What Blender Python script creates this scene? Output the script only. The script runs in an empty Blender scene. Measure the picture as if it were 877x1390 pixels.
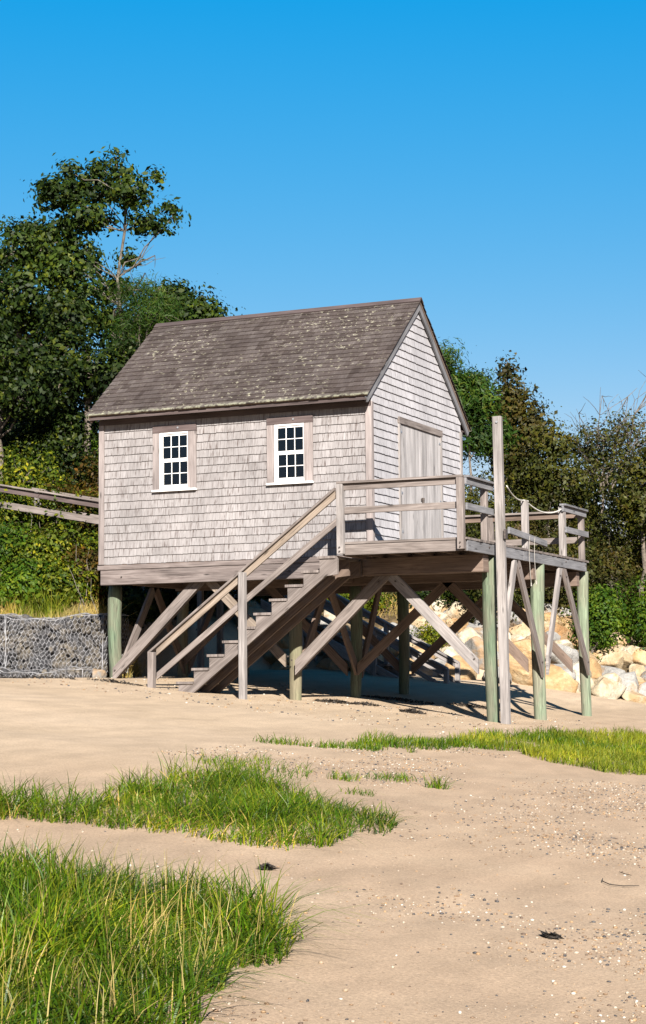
import bpy, bmesh, math, random
import numpy as np
from mathutils import Vector, Matrix, Quaternion
random.seed(7); RNG = np.random.default_rng(11)
C = bpy.context.scene.collection
PI = math.pi

# ------------------------------------------------------------------ camera
cam_d = bpy.data.cameras.new('camera'); cam = bpy.data.objects.new('camera', cam_d); C.objects.link(cam)
bpy.context.scene.camera = cam
YAW, PITCH, ROLL = -0.4198, 0.1090, -0.0100
F_ = Vector((math.sin(YAW)*math.cos(PITCH), math.cos(YAW)*math.cos(PITCH), math.sin(PITCH)))
R_ = Vector((math.cos(YAW), -math.sin(YAW), 0)); U_ = R_.cross(F_)
R2 = R_*math.cos(ROLL) + U_*math.sin(ROLL); U2 = -R_*math.sin(ROLL) + U_*math.cos(ROLL)
M = Matrix((R2, U2, -F_)).transposed().to_4x4(); M.translation = Vector((10.8133, -26.0636, -1.9358))
cam.matrix_world = M
cam_d.sensor_fit = 'VERTICAL'; cam_d.sensor_height = 36; cam_d.lens = 36*2514.1/1390
cam_d.shift_y = -45/1390; cam_d.clip_start = .1; cam_d.clip_end = 9000

# ------------------------------------------------------------------ light
SUN_TRAVEL = Vector((-.60, 1.0, -.62)).normalized()
w = bpy.data.worlds.new('World'); bpy.context.scene.world = w; w.use_nodes = True
nt = w.node_tree; nt.nodes.clear()
sky = nt.nodes.new('ShaderNodeTexSky'); sky.sky_type = 'NISHITA'; sky.sun_disc = False
s = -SUN_TRAVEL
sky.sun_elevation = math.asin(s.z); sky.sun_rotation = math.atan2(s.x, s.y)
sky.air_density = 1.0; sky.dust_density = .3; sky.ozone_density = 3.0; sky.altitude = 0
hs = nt.nodes.new('ShaderNodeHueSaturation'); hs.inputs['Saturation'].default_value = 1.35
hs.inputs['Hue'].default_value = .487
bg = nt.nodes.new('ShaderNodeBackground'); bg.inputs['Strength'].default_value = .052
wo = nt.nodes.new('ShaderNodeOutputWorld')
nt.links.new(sky.outputs[0], hs.inputs['Color']); sep = nt.nodes.new('ShaderNodeSeparateColor'); com = nt.nodes.new('ShaderNodeCombineColor'); nt.links.new(hs.outputs[0], sep.inputs[0])
for ch, (a_, b_, mx_, lim_) in enumerate(((1.45, -.55, 6.5, 9), (.64, 1.34, 6.4, 1.2), (.216, 5.5, 7.2, 1.35))):   # clear, deep blue September sky
    q = nt.nodes.new('ShaderNodeMath'); q.operation = 'MULTIPLY_ADD'; q.inputs[1].default_value = a_; q.inputs[2].default_value = b_
    q2 = nt.nodes.new('ShaderNodeMath'); q2.operation = 'MAXIMUM'; q2.inputs[1].default_value = .04
    q3 = nt.nodes.new('ShaderNodeMath'); q3.operation = 'MINIMUM'; q3.inputs[1].default_value = mx_
    q4 = nt.nodes.new('ShaderNodeMath'); q4.operation = 'MULTIPLY'; q4.inputs[1].default_value = .595
    nt.links.new(sep.outputs[ch], q.inputs[0]); nt.links.new(q.outputs[0], q2.inputs[0]); q5 = nt.nodes.new('ShaderNodeMath'); q5.operation = 'MULTIPLY'; q5.inputs[1].default_value = lim_; q6 = nt.nodes.new('ShaderNodeMath'); q6.operation = 'MINIMUM'; nt.links.new(sep.outputs[ch], q5.inputs[0]); nt.links.new(q5.outputs[0], q6.inputs[0]); nt.links.new(q2.outputs[0], q6.inputs[1]); nt.links.new(q6.outputs[0], q3.inputs[0]); nt.links.new(q3.outputs[0], q4.inputs[0]); nt.links.new(q4.outputs[0], com.inputs[ch])
nt.links.new(com.outputs[0], bg.inputs[0]); nt.links.new(bg.outputs[0], wo.inputs[0])
sd = bpy.data.lights.new('sun', 'SUN'); sd.energy = 4.9; sd.angle = math.radians(.5); sd.color = (1, .935, .855)
so = bpy.data.objects.new('sun', sd); C.objects.link(so)
so.rotation_euler = SUN_TRAVEL.to_track_quat('-Z', 'Y').to_euler()
vs = bpy.context.scene.view_settings
vs.view_transform = 'Standard'; vs.look = 'None'; vs.gamma = 1; vs.use_curve_mapping = False; vs.exposure = 2.0

# ------------------------------------------------------------------ materials
ALB = .54   # overall reflectance of the weathered surfaces
class NT:
    def __init__(s, name):
        s.m = bpy.data.materials.new(name); s.m.use_nodes = True; s.t = s.m.node_tree; s.t.nodes.clear()
        s.out = s.n('ShaderNodeOutputMaterial')
    def n(s, typ, **kw):
        o = s.t.nodes.new(typ)
        for k, v in kw.items():
            if hasattr(o, k) and k not in o.inputs: setattr(o, k, v)
            else: o.inputs[k].default_value = v
        return o
    def l(s, a, b): s.t.links.new(a, b)
    def ramp(s, src, stops, interp='LINEAR'):
        r = s.n('ShaderNodeValToRGB'); e = r.color_ramp; e.interpolation = interp
        while len(e.elements) < len(stops): e.elements.new(.5)
        for i, (p, c) in enumerate(stops):
            e.elements[i].position = p
            e.elements[i].color = (c, c, c, 1) if isinstance(c, (int, float)) else (*c, 1)
        s.l(src, r.inputs[0]); return r.outputs[0]
    def mix(s, f, a, b, mode='MIX'):
        m = s.n('ShaderNodeMix', data_type='RGBA', blend_type=mode)
        for sock, v in ((m.inputs[0], f), (m.inputs[6], a), (m.inputs[7], b)):
            if isinstance(v, (int, float)): sock.default_value = v
            elif isinstance(v, tuple): sock.default_value = (*v, 1)
            else: s.l(v, sock)
        return m.outputs[2]
    def noise(s, vec, scale, detail=4, rough=.55, dist=0):
        n = s.n('ShaderNodeTexNoise', Scale=scale, Detail=detail, Roughness=rough, Distortion=dist)
        if vec is not None: s.l(vec, n.inputs['Vector'])
        return n.outputs[0]
    def map(s, vec, scale=(1,1,1), loc=(0,0,0)):
        m = s.n('ShaderNodeMapping'); m.inputs['Scale'].default_value = scale; m.inputs['Location'].default_value = loc
        s.l(vec, m.inputs[0]); return m.outputs[0]
    def fin(s, col, rough=.85, bump=None, bstr=.4, bdist=.01, spec=.25, extra=None, metal=0):
        p = s.n('ShaderNodeBsdfPrincipled', Roughness=rough); p.inputs['Specular IOR Level'].default_value = spec
        p.inputs['Metallic'].default_value = metal
        col = s.mix(1.0, col, (ALB, ALB, ALB), 'MULTIPLY')
        if isinstance(col, tuple): p.inputs['Base Color'].default_value = (*col, 1)
        else: s.l(col, p.inputs['Base Color'])
        if bump is not None:
            b = s.n('ShaderNodeBump', Strength=bstr, Distance=bdist); s.l(bump, b.inputs['Height']); s.l(b.outputs[0], p.inputs['Normal'])
        s.l(p.outputs[0], s.out.inputs[0]); return s.m

def wood(name, dark, mid, light, knots=True, stain=None):
    t = NT(name); uv = t.n('ShaderNodeUVMap').outputs[0]; ri = t.n('ShaderNodeNewGeometry').outputs['Random Per Island']
    g = t.noise(t.map(uv, (1.4, 55, 1)), 1.0, 6, .65, .6)
    g2 = t.noise(t.map(uv, (1.2, 9, 1), (3, 1, 0)), 1.0, 4, .6, 1.5)
    c = t.ramp(g, [(.32, dark), (.5, mid), (.68, light)])
    c = t.mix(.5, c, t.ramp(g2, [(.3, dark), (.5, mid), (.72, light)]))
    c = t.mix(1.0, c, t.ramp(ri, [(0, .74), (1, 1.12)]), 'MULTIPLY')
    if knots:
        v = t.n('ShaderNodeTexVoronoi', Scale=1.0); t.l(t.map(uv, (2.2, 9, 1)), v.inputs['Vector'])
        c = t.mix(t.ramp(v.outputs['Distance'], [(.05, .85), (.16, 0)]), c, tuple(x*.35 for x in dark))
    big = t.noise(t.map(uv, (.7, 2, 1), (9, 4, 0)), 1.3, 3)
    c = t.mix(1.0, c, t.ramp(big, [(.3, .66), (.5, .97), (.7, 1.16)]), 'MULTIPLY')
    chk = t.noise(t.map(uv, (.9, 38, 1), (11, 3, 0)), 1.2, 3, .5, .3)
    c = t.mix(t.ramp(chk, [(.30, .75), (.36, 0)]), c, tuple(x*.3 for x in dark))
    if stain: c = t.mix(t.ramp(t.noise(t.map(uv, (1.5, 5, 1), (2, 7, 0)), 1.4, 5), [(.52, 0), (.66, .55)]), c, stain)
    return t.fin(c, .85, g, .5, .004)

WOODG = wood('weathered_wood', (.065,.052,.046), (.185,.155,.140), (.315,.275,.254))
WOODD = wood('weathered_wood_brown', (.075,.052,.040), (.175,.125,.098), (.27,.205,.165))
WOODL = wood('pale_grey_wood', (.115,.104,.098), (.262,.238,.226), (.40,.37,.352))
WOODY = wood('tan_wood', (.085,.064,.048), (.215,.170,.132), (.34,.285,.235))
WOODB = wood('front_beam_wood', (.055,.042,.038), (.165,.135,.125), (.29,.25,.235))
WOODP = wood('door_plank_wood', (.26,.245,.24), (.40,.38,.375), (.50,.48,.475))
WOODS = wood('shaded_side_wood', (.10,.10,.105), (.185,.185,.195), (.28,.28,.29))  # darker cool tone puts the weaker light on right-facing boards into the colour
WOODT = wood('trim_wood', (.15,.125,.118), (.265,.228,.218), (.36,.318,.305))
WOODF = wood('dark_fascia_wood', (.048,.034,.032), (.092,.068,.065), (.14,.108,.103))

def shingle_mat(name, tones, stain, lichen=0.0, dirt=.5, k=1.0):
    tones = [tuple(c*k for c in x) for x in tones]; stain = tuple(c*k for c in stain)
    t = NT(name); uv = t.n('ShaderNodeUVMap').outputs[0]; ri = t.n('ShaderNodeNewGeometry').outputs['Random Per Island']
    pos = t.n('ShaderNodeNewGeometry').outputs['Position']
    c = t.ramp(ri, [(i/(len(tones)-1), x) for i, x in enumerate(tones)])
    st = t.noise(t.map(uv, (48, 3.0, 1)), 1.0, 5, .75)
    c = t.mix(1.0, c, t.ramp(st, [(.3, .66), (.52, 1.0), (.7, 1.2)]), 'MULTIPLY')
    drip = t.noise(t.map(uv, (45, 5, 1), (5, 5, 0)), 1.0, 3, .6)
    c = t.mix(t.ramp(drip, [(.53, 0), (.68, dirt)]), c, stain)
    big = t.noise(pos, 1.1, 4, .6)
    c = t.mix(1.0, c, t.ramp(big, [(.3, .80), (.7, 1.10)]), 'MULTIPLY')
    if lichen:
        n = t.noise(t.map(pos, (9, 9, 16)), 1.5, 8, .72); n2 = t.noise(pos, .55, 3)
        mk = t.n('ShaderNodeMath', operation='MULTIPLY'); t.l(t.ramp(n, [(.585, 0), (.61, 1)]), mk.inputs[0]); t.l(t.ramp(n2, [(.36, 0), (.6, lichen)]), mk.inputs[1])
        c = t.mix(mk.outputs[0], c, (.50,.48,.35))
        sx = t.n('ShaderNodeSeparateXYZ'); t.l(pos, sx.inputs[0]); zr = t.n('ShaderNodeMapRange'); zr.inputs[1].default_value = 2.47; zr.inputs[2].default_value = 2.405; t.l(sx.outputs[2], zr.inputs[0])
        m2 = t.n('ShaderNodeMath', operation='MULTIPLY'); t.l(zr.outputs[0], m2.inputs[0]); t.l(t.ramp(t.noise(pos, 14, 5, .7), [(.42, 0), (.55, .8)]), m2.inputs[1])
        c = t.mix(m2.outputs[0], c, (.42,.42,.30))
    return t.fin(c, .9, st, .6, .004, spec=.15)
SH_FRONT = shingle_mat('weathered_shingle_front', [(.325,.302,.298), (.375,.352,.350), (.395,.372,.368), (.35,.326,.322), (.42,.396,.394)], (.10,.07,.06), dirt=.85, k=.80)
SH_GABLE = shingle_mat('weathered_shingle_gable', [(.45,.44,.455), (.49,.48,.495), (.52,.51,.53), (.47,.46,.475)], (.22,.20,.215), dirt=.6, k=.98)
SH_ROOF = shingle_mat('roof_shingle', [(.060,.045,.040), (.098,.078,.070), (.118,.097,.090), (.085,.066,.060), (.145,.122,.113)], (.05,.032,.026), lichen=.85, dirt=.6, k=.82)

def plain(name, col, rough=.6, metal=0, n=.15, sc=30, spec=.4):
    t = NT(name); pos = t.n('ShaderNodeTexCoord').outputs['Object']
    x = t.noise(pos, sc, 5)
    c = t.mix(1.0, col, t.ramp(x, [(.3, 1-n), (.7, 1+n)]), 'MULTIPLY')
    return t.fin(c, rough, x, .2, .004, metal=metal, spec=spec)
ALB_ = ALB; ALB = .62; WHITE = plain('white_paint', (.86,.85,.83), .5, n=.06); ALB = ALB_
METAL = plain('rusty_metal', (.12,.10,.09), .6, .6, .4)
METALG = plain('galvanised_bolt', (.55,.55,.55), .4, .7, .2)
WIRE = plain('galvanised_wire', (.44,.44,.46), .5, .2, .5, 9)
CORD = plain('grey_cord', (.34,.32,.29), .9, 0, .2)
ROPE = plain('white_rope', (.62,.60,.55), .9, 0, .2)
DARKIN = plain('dark_interior', (.022,.018,.016), .9)
SEAW = plain('dried_seaweed', (.025,.018,.012), .85, 0, .5, 20)
def glass():
    t = NT('window_glass')
    g = t.n('ShaderNodeBsdfGlossy', Roughness=.03); g.inputs['Color'].default_value = (1,1,1,1)
    tr = t.n('ShaderNodeBsdfTransparent'); tr.inputs['Color'].default_value = (.55,.55,.52,1)
    fr = t.n('ShaderNodeFresnel', IOR=1.45); mx = t.n('ShaderNodeMixShader')
    t.l(fr.outputs[0], mx.inputs[0]); t.l(tr.outputs[0], mx.inputs[1]); t.l(g.outputs[0], mx.inputs[2]); t.l(mx.outputs[0], t.out.inputs[0])
    return t.m
GLASS = glass()
def pile_mat(name, green, brown, amt):
    t = NT(name); uv = t.n('ShaderNodeUVMap').outputs[0]
    g = t.noise(t.map(uv, (1.2, 22, 1)), 1.2, 6, .62, 1.6)
    c = t.ramp(g, [(.32, tuple(x*.35 for x in green)), (.43, tuple(x*.85 for x in green)), (.5, green), (.62, tuple(min(1, x*1.4) for x in green))])
    b = t.noise(t.map(uv, (1.0, 3, 1), (4, 2, 0)), 1.3, 4)
    c = t.mix(t.ramp(b, [(.40, 0), (.58, amt)]), c, t.ramp(g, [(.3, tuple(x*.55 for x in brown)), (.6, brown)]))
    return t.fin(c, .85, g, .6, .006)
PILES = [pile_mat('treated_pile_wood_green', (.105,.145,.092), (.20,.18,.13), .6),
         pile_mat('treated_pile_wood_olive', (.165,.165,.098), (.23,.195,.13), .8),
         pile_mat('treated_pile_wood_pale', (.17,.21,.14), (.26,.235,.175), .7)]

def sand_mat():
    t = NT('beach_sand'); pos = t.n('ShaderNodeNewGeometry').outputs['Position']
    big = t.noise(pos, .35, 5, .6); fine = t.noise(pos, 60, 4, .7); med = t.noise(t.map(pos, (1.2, .5, 1)), 2.2, 6, .6)
    c = t.ramp(big, [(.3, (.49,.372,.250)), (.55, (.56,.430,.298)), (.75, (.59,.46,.325))])
    zz = t.n('ShaderNodeSeparateXYZ'); t.l(pos, zz.inputs[0])
    wet = t.n('ShaderNodeMapRange'); wet.inputs[1].default_value = -2.45; wet.inputs[2].default_value = -2.8; t.l(zz.outputs[2], wet.inputs[0])
    wadd = t.n('ShaderNodeMath', operation='MULTIPLY'); t.l(wet.outputs[0], wadd.inputs[0]); t.l(t.ramp(t.noise(t.map(pos, (.6,1.4,1)), .9, 5), [(.3, .65), (.6, 1)]), wadd.inputs[1])
    c = t.mix(wadd.outputs[0], c, (.465,.338,.228))
    rip = t.n('ShaderNodeTexWave', Scale=1.3, Distortion=6.0, Detail=4.0); t.l(t.map(pos, (.5, 1.6, 1)), rip.inputs['Vector'])
    c = t.mix(1.0, c, t.ramp(rip.outputs[1], [(.2, .97), (.8, 1.02)]), 'MULTIPLY')
    c = t.mix(1.0, c, t.ramp(med, [(.3, .86), (.7, 1.09)]), 'MULTIPLY')
    c = t.mix(1.0, c, t.ramp(fine, [(.3, .70), (.7, 1.18)]), 'MULTIPLY')
    c = t.mix(1.0, c, t.ramp(t.noise(pos, 170, 2, .7), [(.3, .85), (.7, 1.1)]), 'MULTIPLY')
    v = t.n('ShaderNodeTexVoronoi', Scale=26.0); t.l(pos, v.inputs['Vector'])
    m1 = t.n('ShaderNodeMath', operation='MULTIPLY')
    t.l(t.ramp(v.outputs['Distance'], [(.10, 1), (.17, 0)]), m1.inputs[0]); t.l(t.ramp(t.noise(pos, .9, 3), [(.5, 0), (.65, .6)]), m1.inputs[1])
    c = t.mix(m1.outputs[0], c, t.ramp(v.outputs['Color'], [(.2, (.16,.12,.09)), (.6, (.34,.26,.19)), (.9, (.6,.52,.42))]))
    # soil and leaf litter above the beach
    z = t.n('ShaderNodeAttribute', attribute_name='soil').outputs['Fac']
    dn = t.noise(pos, 5, 7, .7)
    c = t.mix(z, c, t.ramp(dn, [(.35, (.035,.026,.016)), (.5, (.10,.07,.035)), (.68, (.25,.18,.09))]))
    hb = t.n('ShaderNodeMath', operation='MULTIPLY_ADD'); t.l(fine, hb.inputs[0]); hb.inputs[1].default_value = .25; t.l(med, hb.inputs[2])
    return t.fin(c, .95, hb.outputs[0], .55, .03, spec=.1)

def leaf_mat(name, tones, trans=.2, rough=.55, k=.40, kb=.5):
    tones = [(x[0]*k*1.06, x[1]*k*1.06, x[2]*k*kb) for x in tones]
    t = NT(name); ri = t.n('ShaderNodeNewGeometry').outputs['Random Per Island']
    c = t.ramp(ri, [(i/(len(tones)-1), x) for i, x in enumerate(tones)])
    pos = t.n('ShaderNodeNewGeometry').outputs['Position']
    c = t.mix(1.0, c, t.ramp(t.noise(pos, 1.1, 3), [(.33, (.50,.58,.50)), (.50, (.95,.97,.9)), (.67, (1.6,1.4,1.0))]), 'MULTIPLY')
    p = t.n('ShaderNodeBsdfPrincipled', Roughness=rough); p.inputs['Specular IOR Level'].default_value = .12; t.l(c, p.inputs['Base Color'])
    tr = t.n('ShaderNodeBsdfTranslucent'); t.l(t.mix(1.0, c, (1.1,1.25,.5), 'MULTIPLY'), tr.inputs[0])
    mx = t.n('ShaderNodeMixShader'); mx.inputs[0].default_value = trans
    t.l(p.outputs[0], mx.inputs[1]); t.l(tr.outputs[0], mx.inputs[2]); t.l(mx.outputs[0], t.out.inputs[0]); return t.m
L_OAK = leaf_mat('oak_leaf', k=.33, tones=[(.020,.042,.010), (.035,.068,.014), (.055,.095,.020), (.028,.055,.012), (.025,.05,.012), (.16,.20,.035)])  # mostly dark tones; the bright last one paints sun highlights on leaves
L_DARK = leaf_mat('dark_leaf', k=.34, tones=[(.010,.024,.006), (.018,.038,.009), (.035,.062,.014), (.014,.030,.008), (.012,.026,.007), (.10,.13,.025)])  # bright last tone paints sunlit highlights among near-black leaves
L_PINE = leaf_mat('pine_needle', [(.020,.055,.014), (.035,.085,.022), (.05,.105,.022), (.07,.085,.02)])
L_OLIVE = leaf_mat('olive_leaf', [(.030,.038,.012), (.050,.060,.018), (.075,.085,.022), (.055,.045,.02), (.10,.105,.028)])
L_BROWN = leaf_mat('bronze_leaf', [(.030,.030,.012), (.05,.045,.018), (.065,.05,.025), (.04,.055,.018), (.09,.07,.03)])
L_VINE = leaf_mat('vine_leaf', [(.035,.075,.010), (.075,.125,.016), (.14,.185,.025), (.05,.095,.012), (.34,.34,.04), (.05,.085,.012)], .3, k=.36)
L_GREEN = leaf_mat('bright_leaf', [(.030,.085,.012), (.055,.125,.016), (.10,.17,.025), (.14,.20,.03)], .3)
L_REDV = leaf_mat('reddish_leaf', [(.06,.035,.015), (.10,.06,.02), (.05,.06,.015), (.14,.07,.025)], .35)
L_GRASS = leaf_mat('marsh_grass', [(.030,.085,.008), (.060,.135,.012), (.12,.22,.02), (.045,.10,.010), (.30,.33,.06), (.05,.11,.012), (.09,.16,.02), (.20,.21,.05)], .25, .4, k=.44, kb=.4)
L_GRASSY = leaf_mat('yellow_marsh_grass', [(.10,.16,.02), (.18,.23,.03), (.28,.28,.05), (.13,.19,.02), (.34,.30,.09)], .3, k=.50)
L_DRY = leaf_mat('dry_grass', [(.26,.18,.065), (.38,.28,.11), (.20,.17,.04), (.46,.36,.17), (.16,.14,.04)], .2, k=.62, kb=1.0)
BARK = plain('grey_bark', (.15,.125,.10), .9, 0, .5, 14, .15)
BARKM = plain('mottled_bark', (.12,.105,.085), .9, 0, .6, 7, .15)
BARKL = plain('pale_bark', (.20,.175,.145), .9, 0, .45, 9, .15)

# ------------------------------------------------------------------ tags and mesh helpers
def tag(o, label=None, cat=None, group=None, kind=None):
    if label: o['label'] = label
    if cat: o['category'] = cat
    if group: o['group'] = group
    if kind: o['kind'] = kind
    return o
def empty(name, loc, label, cat, group=None):
    o = bpy.data.objects.new(name, None); C.objects.link(o); o.location = loc; o.empty_display_size = .2
    return tag(o, label, cat, group)
def link(name, me, mat, parent=None, smooth=False):
    o = bpy.data.objects.new(name, me); C.objects.link(o)
    for m in (mat if isinstance(mat, (list, tuple)) else [mat]): me.materials.append(m)
    if smooth: me.polygons.foreach_set('use_smooth', [True]*len(me.polygons))
    if parent:
        o.parent = parent; o.matrix_parent_inverse = Matrix.Translation(-parent.location) if parent.type == 'EMPTY' else Matrix()
        if parent.type != 'EMPTY': o.matrix_parent_inverse = Matrix()
    return o

class MB:
    def __init__(s): s.v = []; s.f = []; s.uv = []
    def quad_box(s, c8, uvs=None):
        # c8: 8 corners, first four = start end (ring), last four = finish end; length L
        b = len(s.v); s.v += [tuple(p) for p in c8]
        L = (Vector(c8[4]) - Vector(c8[0])).length; W = (Vector(c8[1]) - Vector(c8[0])).length; T = (Vector(c8[3]) - Vector(c8[0])).length
        o = random.random()*40; q = random.random()*7
        fs = [(0,1,5,4), (1,2,6,5), (2,3,7,6), (3,0,4,7)]; ww = [W, T, W, T]; acc = q
        for (i, j, k, l), w_ in zip(fs, ww):
            s.f.append((b+i, b+j, b+k, b+l)); s.uv += [(o, acc), (o, acc+w_), (o+L, acc+w_), (o+L, acc)]; acc += w_
        s.f.append((b+3, b+2, b+1, b)); s.uv += [(o, q), (o+.02, q+W), (o+.04, q+W), (o+.04, q)]
        s.f.append((b+4, b+5, b+6, b+7)); s.uv += [(o, q), (o+.02, q+W), (o+.04, q+W), (o+.04, q)]
    def board(s, p0, p1, w, t, side=(0,0,1), cut0=None, cut1=None):
        """board from p0 to p1; 'side' = direction of its width w; cut = normal of the plane the end is cut along"""
        p0 = Vector(p0); p1 = Vector(p1); a = (p1-p0).normalized(); u = Vector(side); u = (u - a*u.dot(a)).normalized(); n = a.cross(u)
        ring = [-u*w/2 - n*t/2, u*w/2 - n*t/2, u*w/2 + n*t/2, -u*w/2 + n*t/2]
        c = []
        for p, cut in ((p0, cut0), (p1, cut1)):
            for r in ring:
                q = p + r
                if cut is not None:
                    k = Vector(cut); q = q + a*((p-q).dot(k)/a.dot(k))
                c.append(q)
        s.quad_box(c)
    def box(s, lo, hi, long=0):
        lo = Vector(lo); hi = Vector(hi); m = (lo+hi)/2; d = hi-lo
        ax = [Vector((1,0,0)), Vector((0,1,0)), Vector((0,0,1))]; a = ax[long]; o = [i for i in range(3) if i != long]
        if d[o[0]] < d[o[1]]: o = o[::-1]
        s.board(m - a*d[long]/2, m + a*d[long]/2, d[o[0]], d[o[1]], ax[o[0]])
    def tube(s, pts, rads, n=8, cap=True):
        b = len(s.v); k = len(pts); acc = 0; o = random.random()*20; q = random.random()*7
        pts = [Vector(p) for p in pts]; ref = Vector((.31,.77,.55)); lens = [0]
        for i in range(1, k): lens.append(lens[-1] + (pts[i]-pts[i-1]).length)
        for i, p in enumerate(pts):
            a = (pts[min(i+1, k-1)] - pts[max(i-1, 0)]).normalized(); u = (ref - a*ref.dot(a)).normalized(); v_ = a.cross(u)
            for j in range(n):
                th = 2*PI*j/n; s.v.append(tuple(p + (u*math.cos(th) + v_*math.sin(th))*rads[i]))
        for i in range(k-1):
            for j in range(n):
                j2 = (j+1) % n; s.f.append((b+i*n+j, b+i*n+j2, b+(i+1)*n+j2, b+(i+1)*n+j))
                c = 2*PI*rads[i]/n
                s.uv += [(o+lens[i], q+j*c), (o+lens[i], q+(j+1)*c), (o+lens[i+1], q+(j+1)*c), (o+lens[i+1], q+j*c)]
        if cap:
            for ring, rev in ((0, True), (k-1, False)):
                f = [b+ring*n+j for j in range(n)]
                if rev: f = f[::-1]
                s.f.append(tuple(f)); s.uv += [(o+.02*math.cos(2*PI*j/n), q+.1*math.sin(2*PI*j/n)) for j in range(n)]
    def poly_prism(s, pts, y0, y1):
        """prism of an x-z outline between two y values"""
        b = len(s.v); n = len(pts); o = random.random()*20
        s.v += [(x, y0, z) for x, z in pts] + [(x, y1, z) for x, z in pts]
        s.f.append(tuple(b+i for i in range(n))); s.uv += [(o + x*.8 + z*.6, z*.8 - x*.6) for x, z in pts]
        s.f.append(tuple(b+n+i for i in reversed(range(n)))); s.uv += [(o + x*.8 + z*.6, z*.8 - x*.6) for x, z in reversed(pts)]
        for i in range(n):
            j = (i+1) % n; s.f.append((b+j, b+i, b+n+i, b+n+j))
            L = math.hypot(pts[i][0]-pts[j][0], pts[i][1]-pts[j][1]); s.uv += [(o+L, 0), (o, 0), (o, y1-y0), (o+L, y1-y0)]
    def build(s, name, mat, parent=None, bevel=0, smooth=False):
        me = bpy.data.meshes.new(name); me.from_pydata(s.v, [], s.f)
        uvl = me.uv_layers.new(name='UVMap'); uvl.data.foreach_set('uv', np.array(s.uv, dtype=np.float32).ravel())
        if bevel:
            bm = bmesh.new(); bm.from_mesh(me)
            bmesh.ops.bevel(bm, geom=[e for e in bm.edges if not e.is_boundary], offset=bevel, segments=1, affect='EDGES')
            bm.to_mesh(me); bm.free()
        me.validate(); me.update()
        o = link(name, me, mat, parent, smooth); return o
def np_mesh(name, V, Fq, mat, parent=None, smooth=False, k=4):
    me = bpy.data.meshes.new(name); V = np.asarray(V, np.float32); Fq = np.asarray(Fq, np.int32)
    me.vertices.add(len(V)); me.vertices.foreach_set('co', V.ravel())
    me.loops.add(Fq.size); me.loops.foreach_set('vertex_index', Fq.ravel())
    me.polygons.add(len(Fq)); me.polygons.foreach_set('loop_start', np.arange(0, Fq.size, k, dtype=np.int32))
    me.polygons.foreach_set('loop_total', np.full(len(Fq), k, np.int32)); me.update(calc_edges=True); me.validate()
    return link(name, me, mat, parent, smooth)

# ------------------------------------------------------------------ terrain
TOE = np.array([(-400,1.25), (-5.5,1.25), (-5.7,7.4), (-3.9,9.7), (-2.0,10.0), (-.6,11.2), (.9,13.3), (2.6,17), (8,30), (60,150)])
LAND = np.vstack([TOE, [(60,900), (-400,900)]])
def vnoise(x, y, sc, seed=0):
    x = np.asarray(x, float)*sc; y = np.asarray(y, float)*sc; xi = np.floor(x); yi = np.floor(y); fx = x-xi; fy = y-yi
    h = lambda a, b: np.modf(np.abs(np.sin(a*127.1 + b*311.7 + seed*17.3)*43758.5453))[0]
    fx = fx*fx*(3-2*fx); fy = fy*fy*(3-2*fy)
    return (h(xi,yi)*(1-fx)+h(xi+1,yi)*fx)*(1-fy) + (h(xi,yi+1)*(1-fx)+h(xi+1,yi+1)*fx)*fy
def sst(a, b, x): t = np.clip((x-a)/(b-a), 0, 1); return t*t*(3-2*t)
def toe_dist(x, y):
    d = np.full(x.shape, 1e9)
    for (x0, y0), (x1, y1) in zip(TOE[:-1], TOE[1:]):
        L2 = (x1-x0)**2 + (y1-y0)**2; t = np.clip(((x-x0)*(x1-x0) + (y-y0)*(y1-y0))/L2, 0, 1)
        d = np.minimum(d, np.hypot(x-x0-t*(x1-x0), y-y0-t*(y1-y0)))
    ins = np.zeros(x.shape, bool); n = len(LAND)
    for i in range(n):
        xa, ya = LAND[i]; xb, yb = LAND[(i+1) % n]
        cnd = ((ya > y) != (yb > y)) & (x < (xb-xa)*(y-ya)/((yb-ya) if yb != ya else 1e-9) + xa); ins ^= cnd
    return np.where(ins, d, -d)
def terrain(x, y):
    x = np.atleast_1d(np.asarray(x, float)); y = np.atleast_1d(np.asarray(y, float))
    z = -2.38 - .113*np.clip(x, -4.7, 14) - .04*np.clip(x-14, 0, 60)
    z += np.clip(.036*(y-3.5), 0, .3)*np.clip((1-x)/2.5, 0, 1)
    z += (vnoise(x, y, .45, 3)-.5)*.05 + (vnoise(x, y, 1.6, 5)-.5)*.02
    d = toe_dist(x, y); dp = np.clip(d, 0, None)
    k = np.clip((y-5)*.6, 0, 4); wl = 1 - sst(-5.2-k, -2.0-k, x)
    hl = .98*sst(.15, .6, dp) + .5*np.clip(dp-.6, 0, 8.6)
    hr = .50*np.clip(dp, 0, 2.6) + .12*np.clip(dp-2.6, 0, 9) + .03*np.clip(dp-11.6, 0, 40)
    z += wl*hl + (1-wl)*hr + (vnoise(x, y, .6, 9)-.5)*.5*sst(1, 4, dp)
    return z
def tz(x, y): return float(terrain(x, y)[0])
def axis(lo, f0, f1, hi, step):
    a = list(np.arange(f0, f1+1e-6, step)); s_ = step; p = f1
    while p < hi: s_ *= 1.35; p += s_; a.append(p)
    s_ = step; p = f0
    while p > lo: s_ *= 1.35; p -= s_; a.insert(0, p)
    return np.array(a)
xs = axis(-3500, -20, 16, 3500, .22); ys = axis(-3500, -30, 30, 3500, .22)
X, Y = np.meshgrid(xs, ys); Z = terrain(X.ravel(), Y.ravel())
V = np.stack([X.ravel(), Y.ravel(), Z], 1); nx, ny = len(xs), len(ys)
i, j = np.meshgrid(np.arange(nx-1), np.arange(ny-1)); a = (j*nx+i).ravel()
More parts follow.
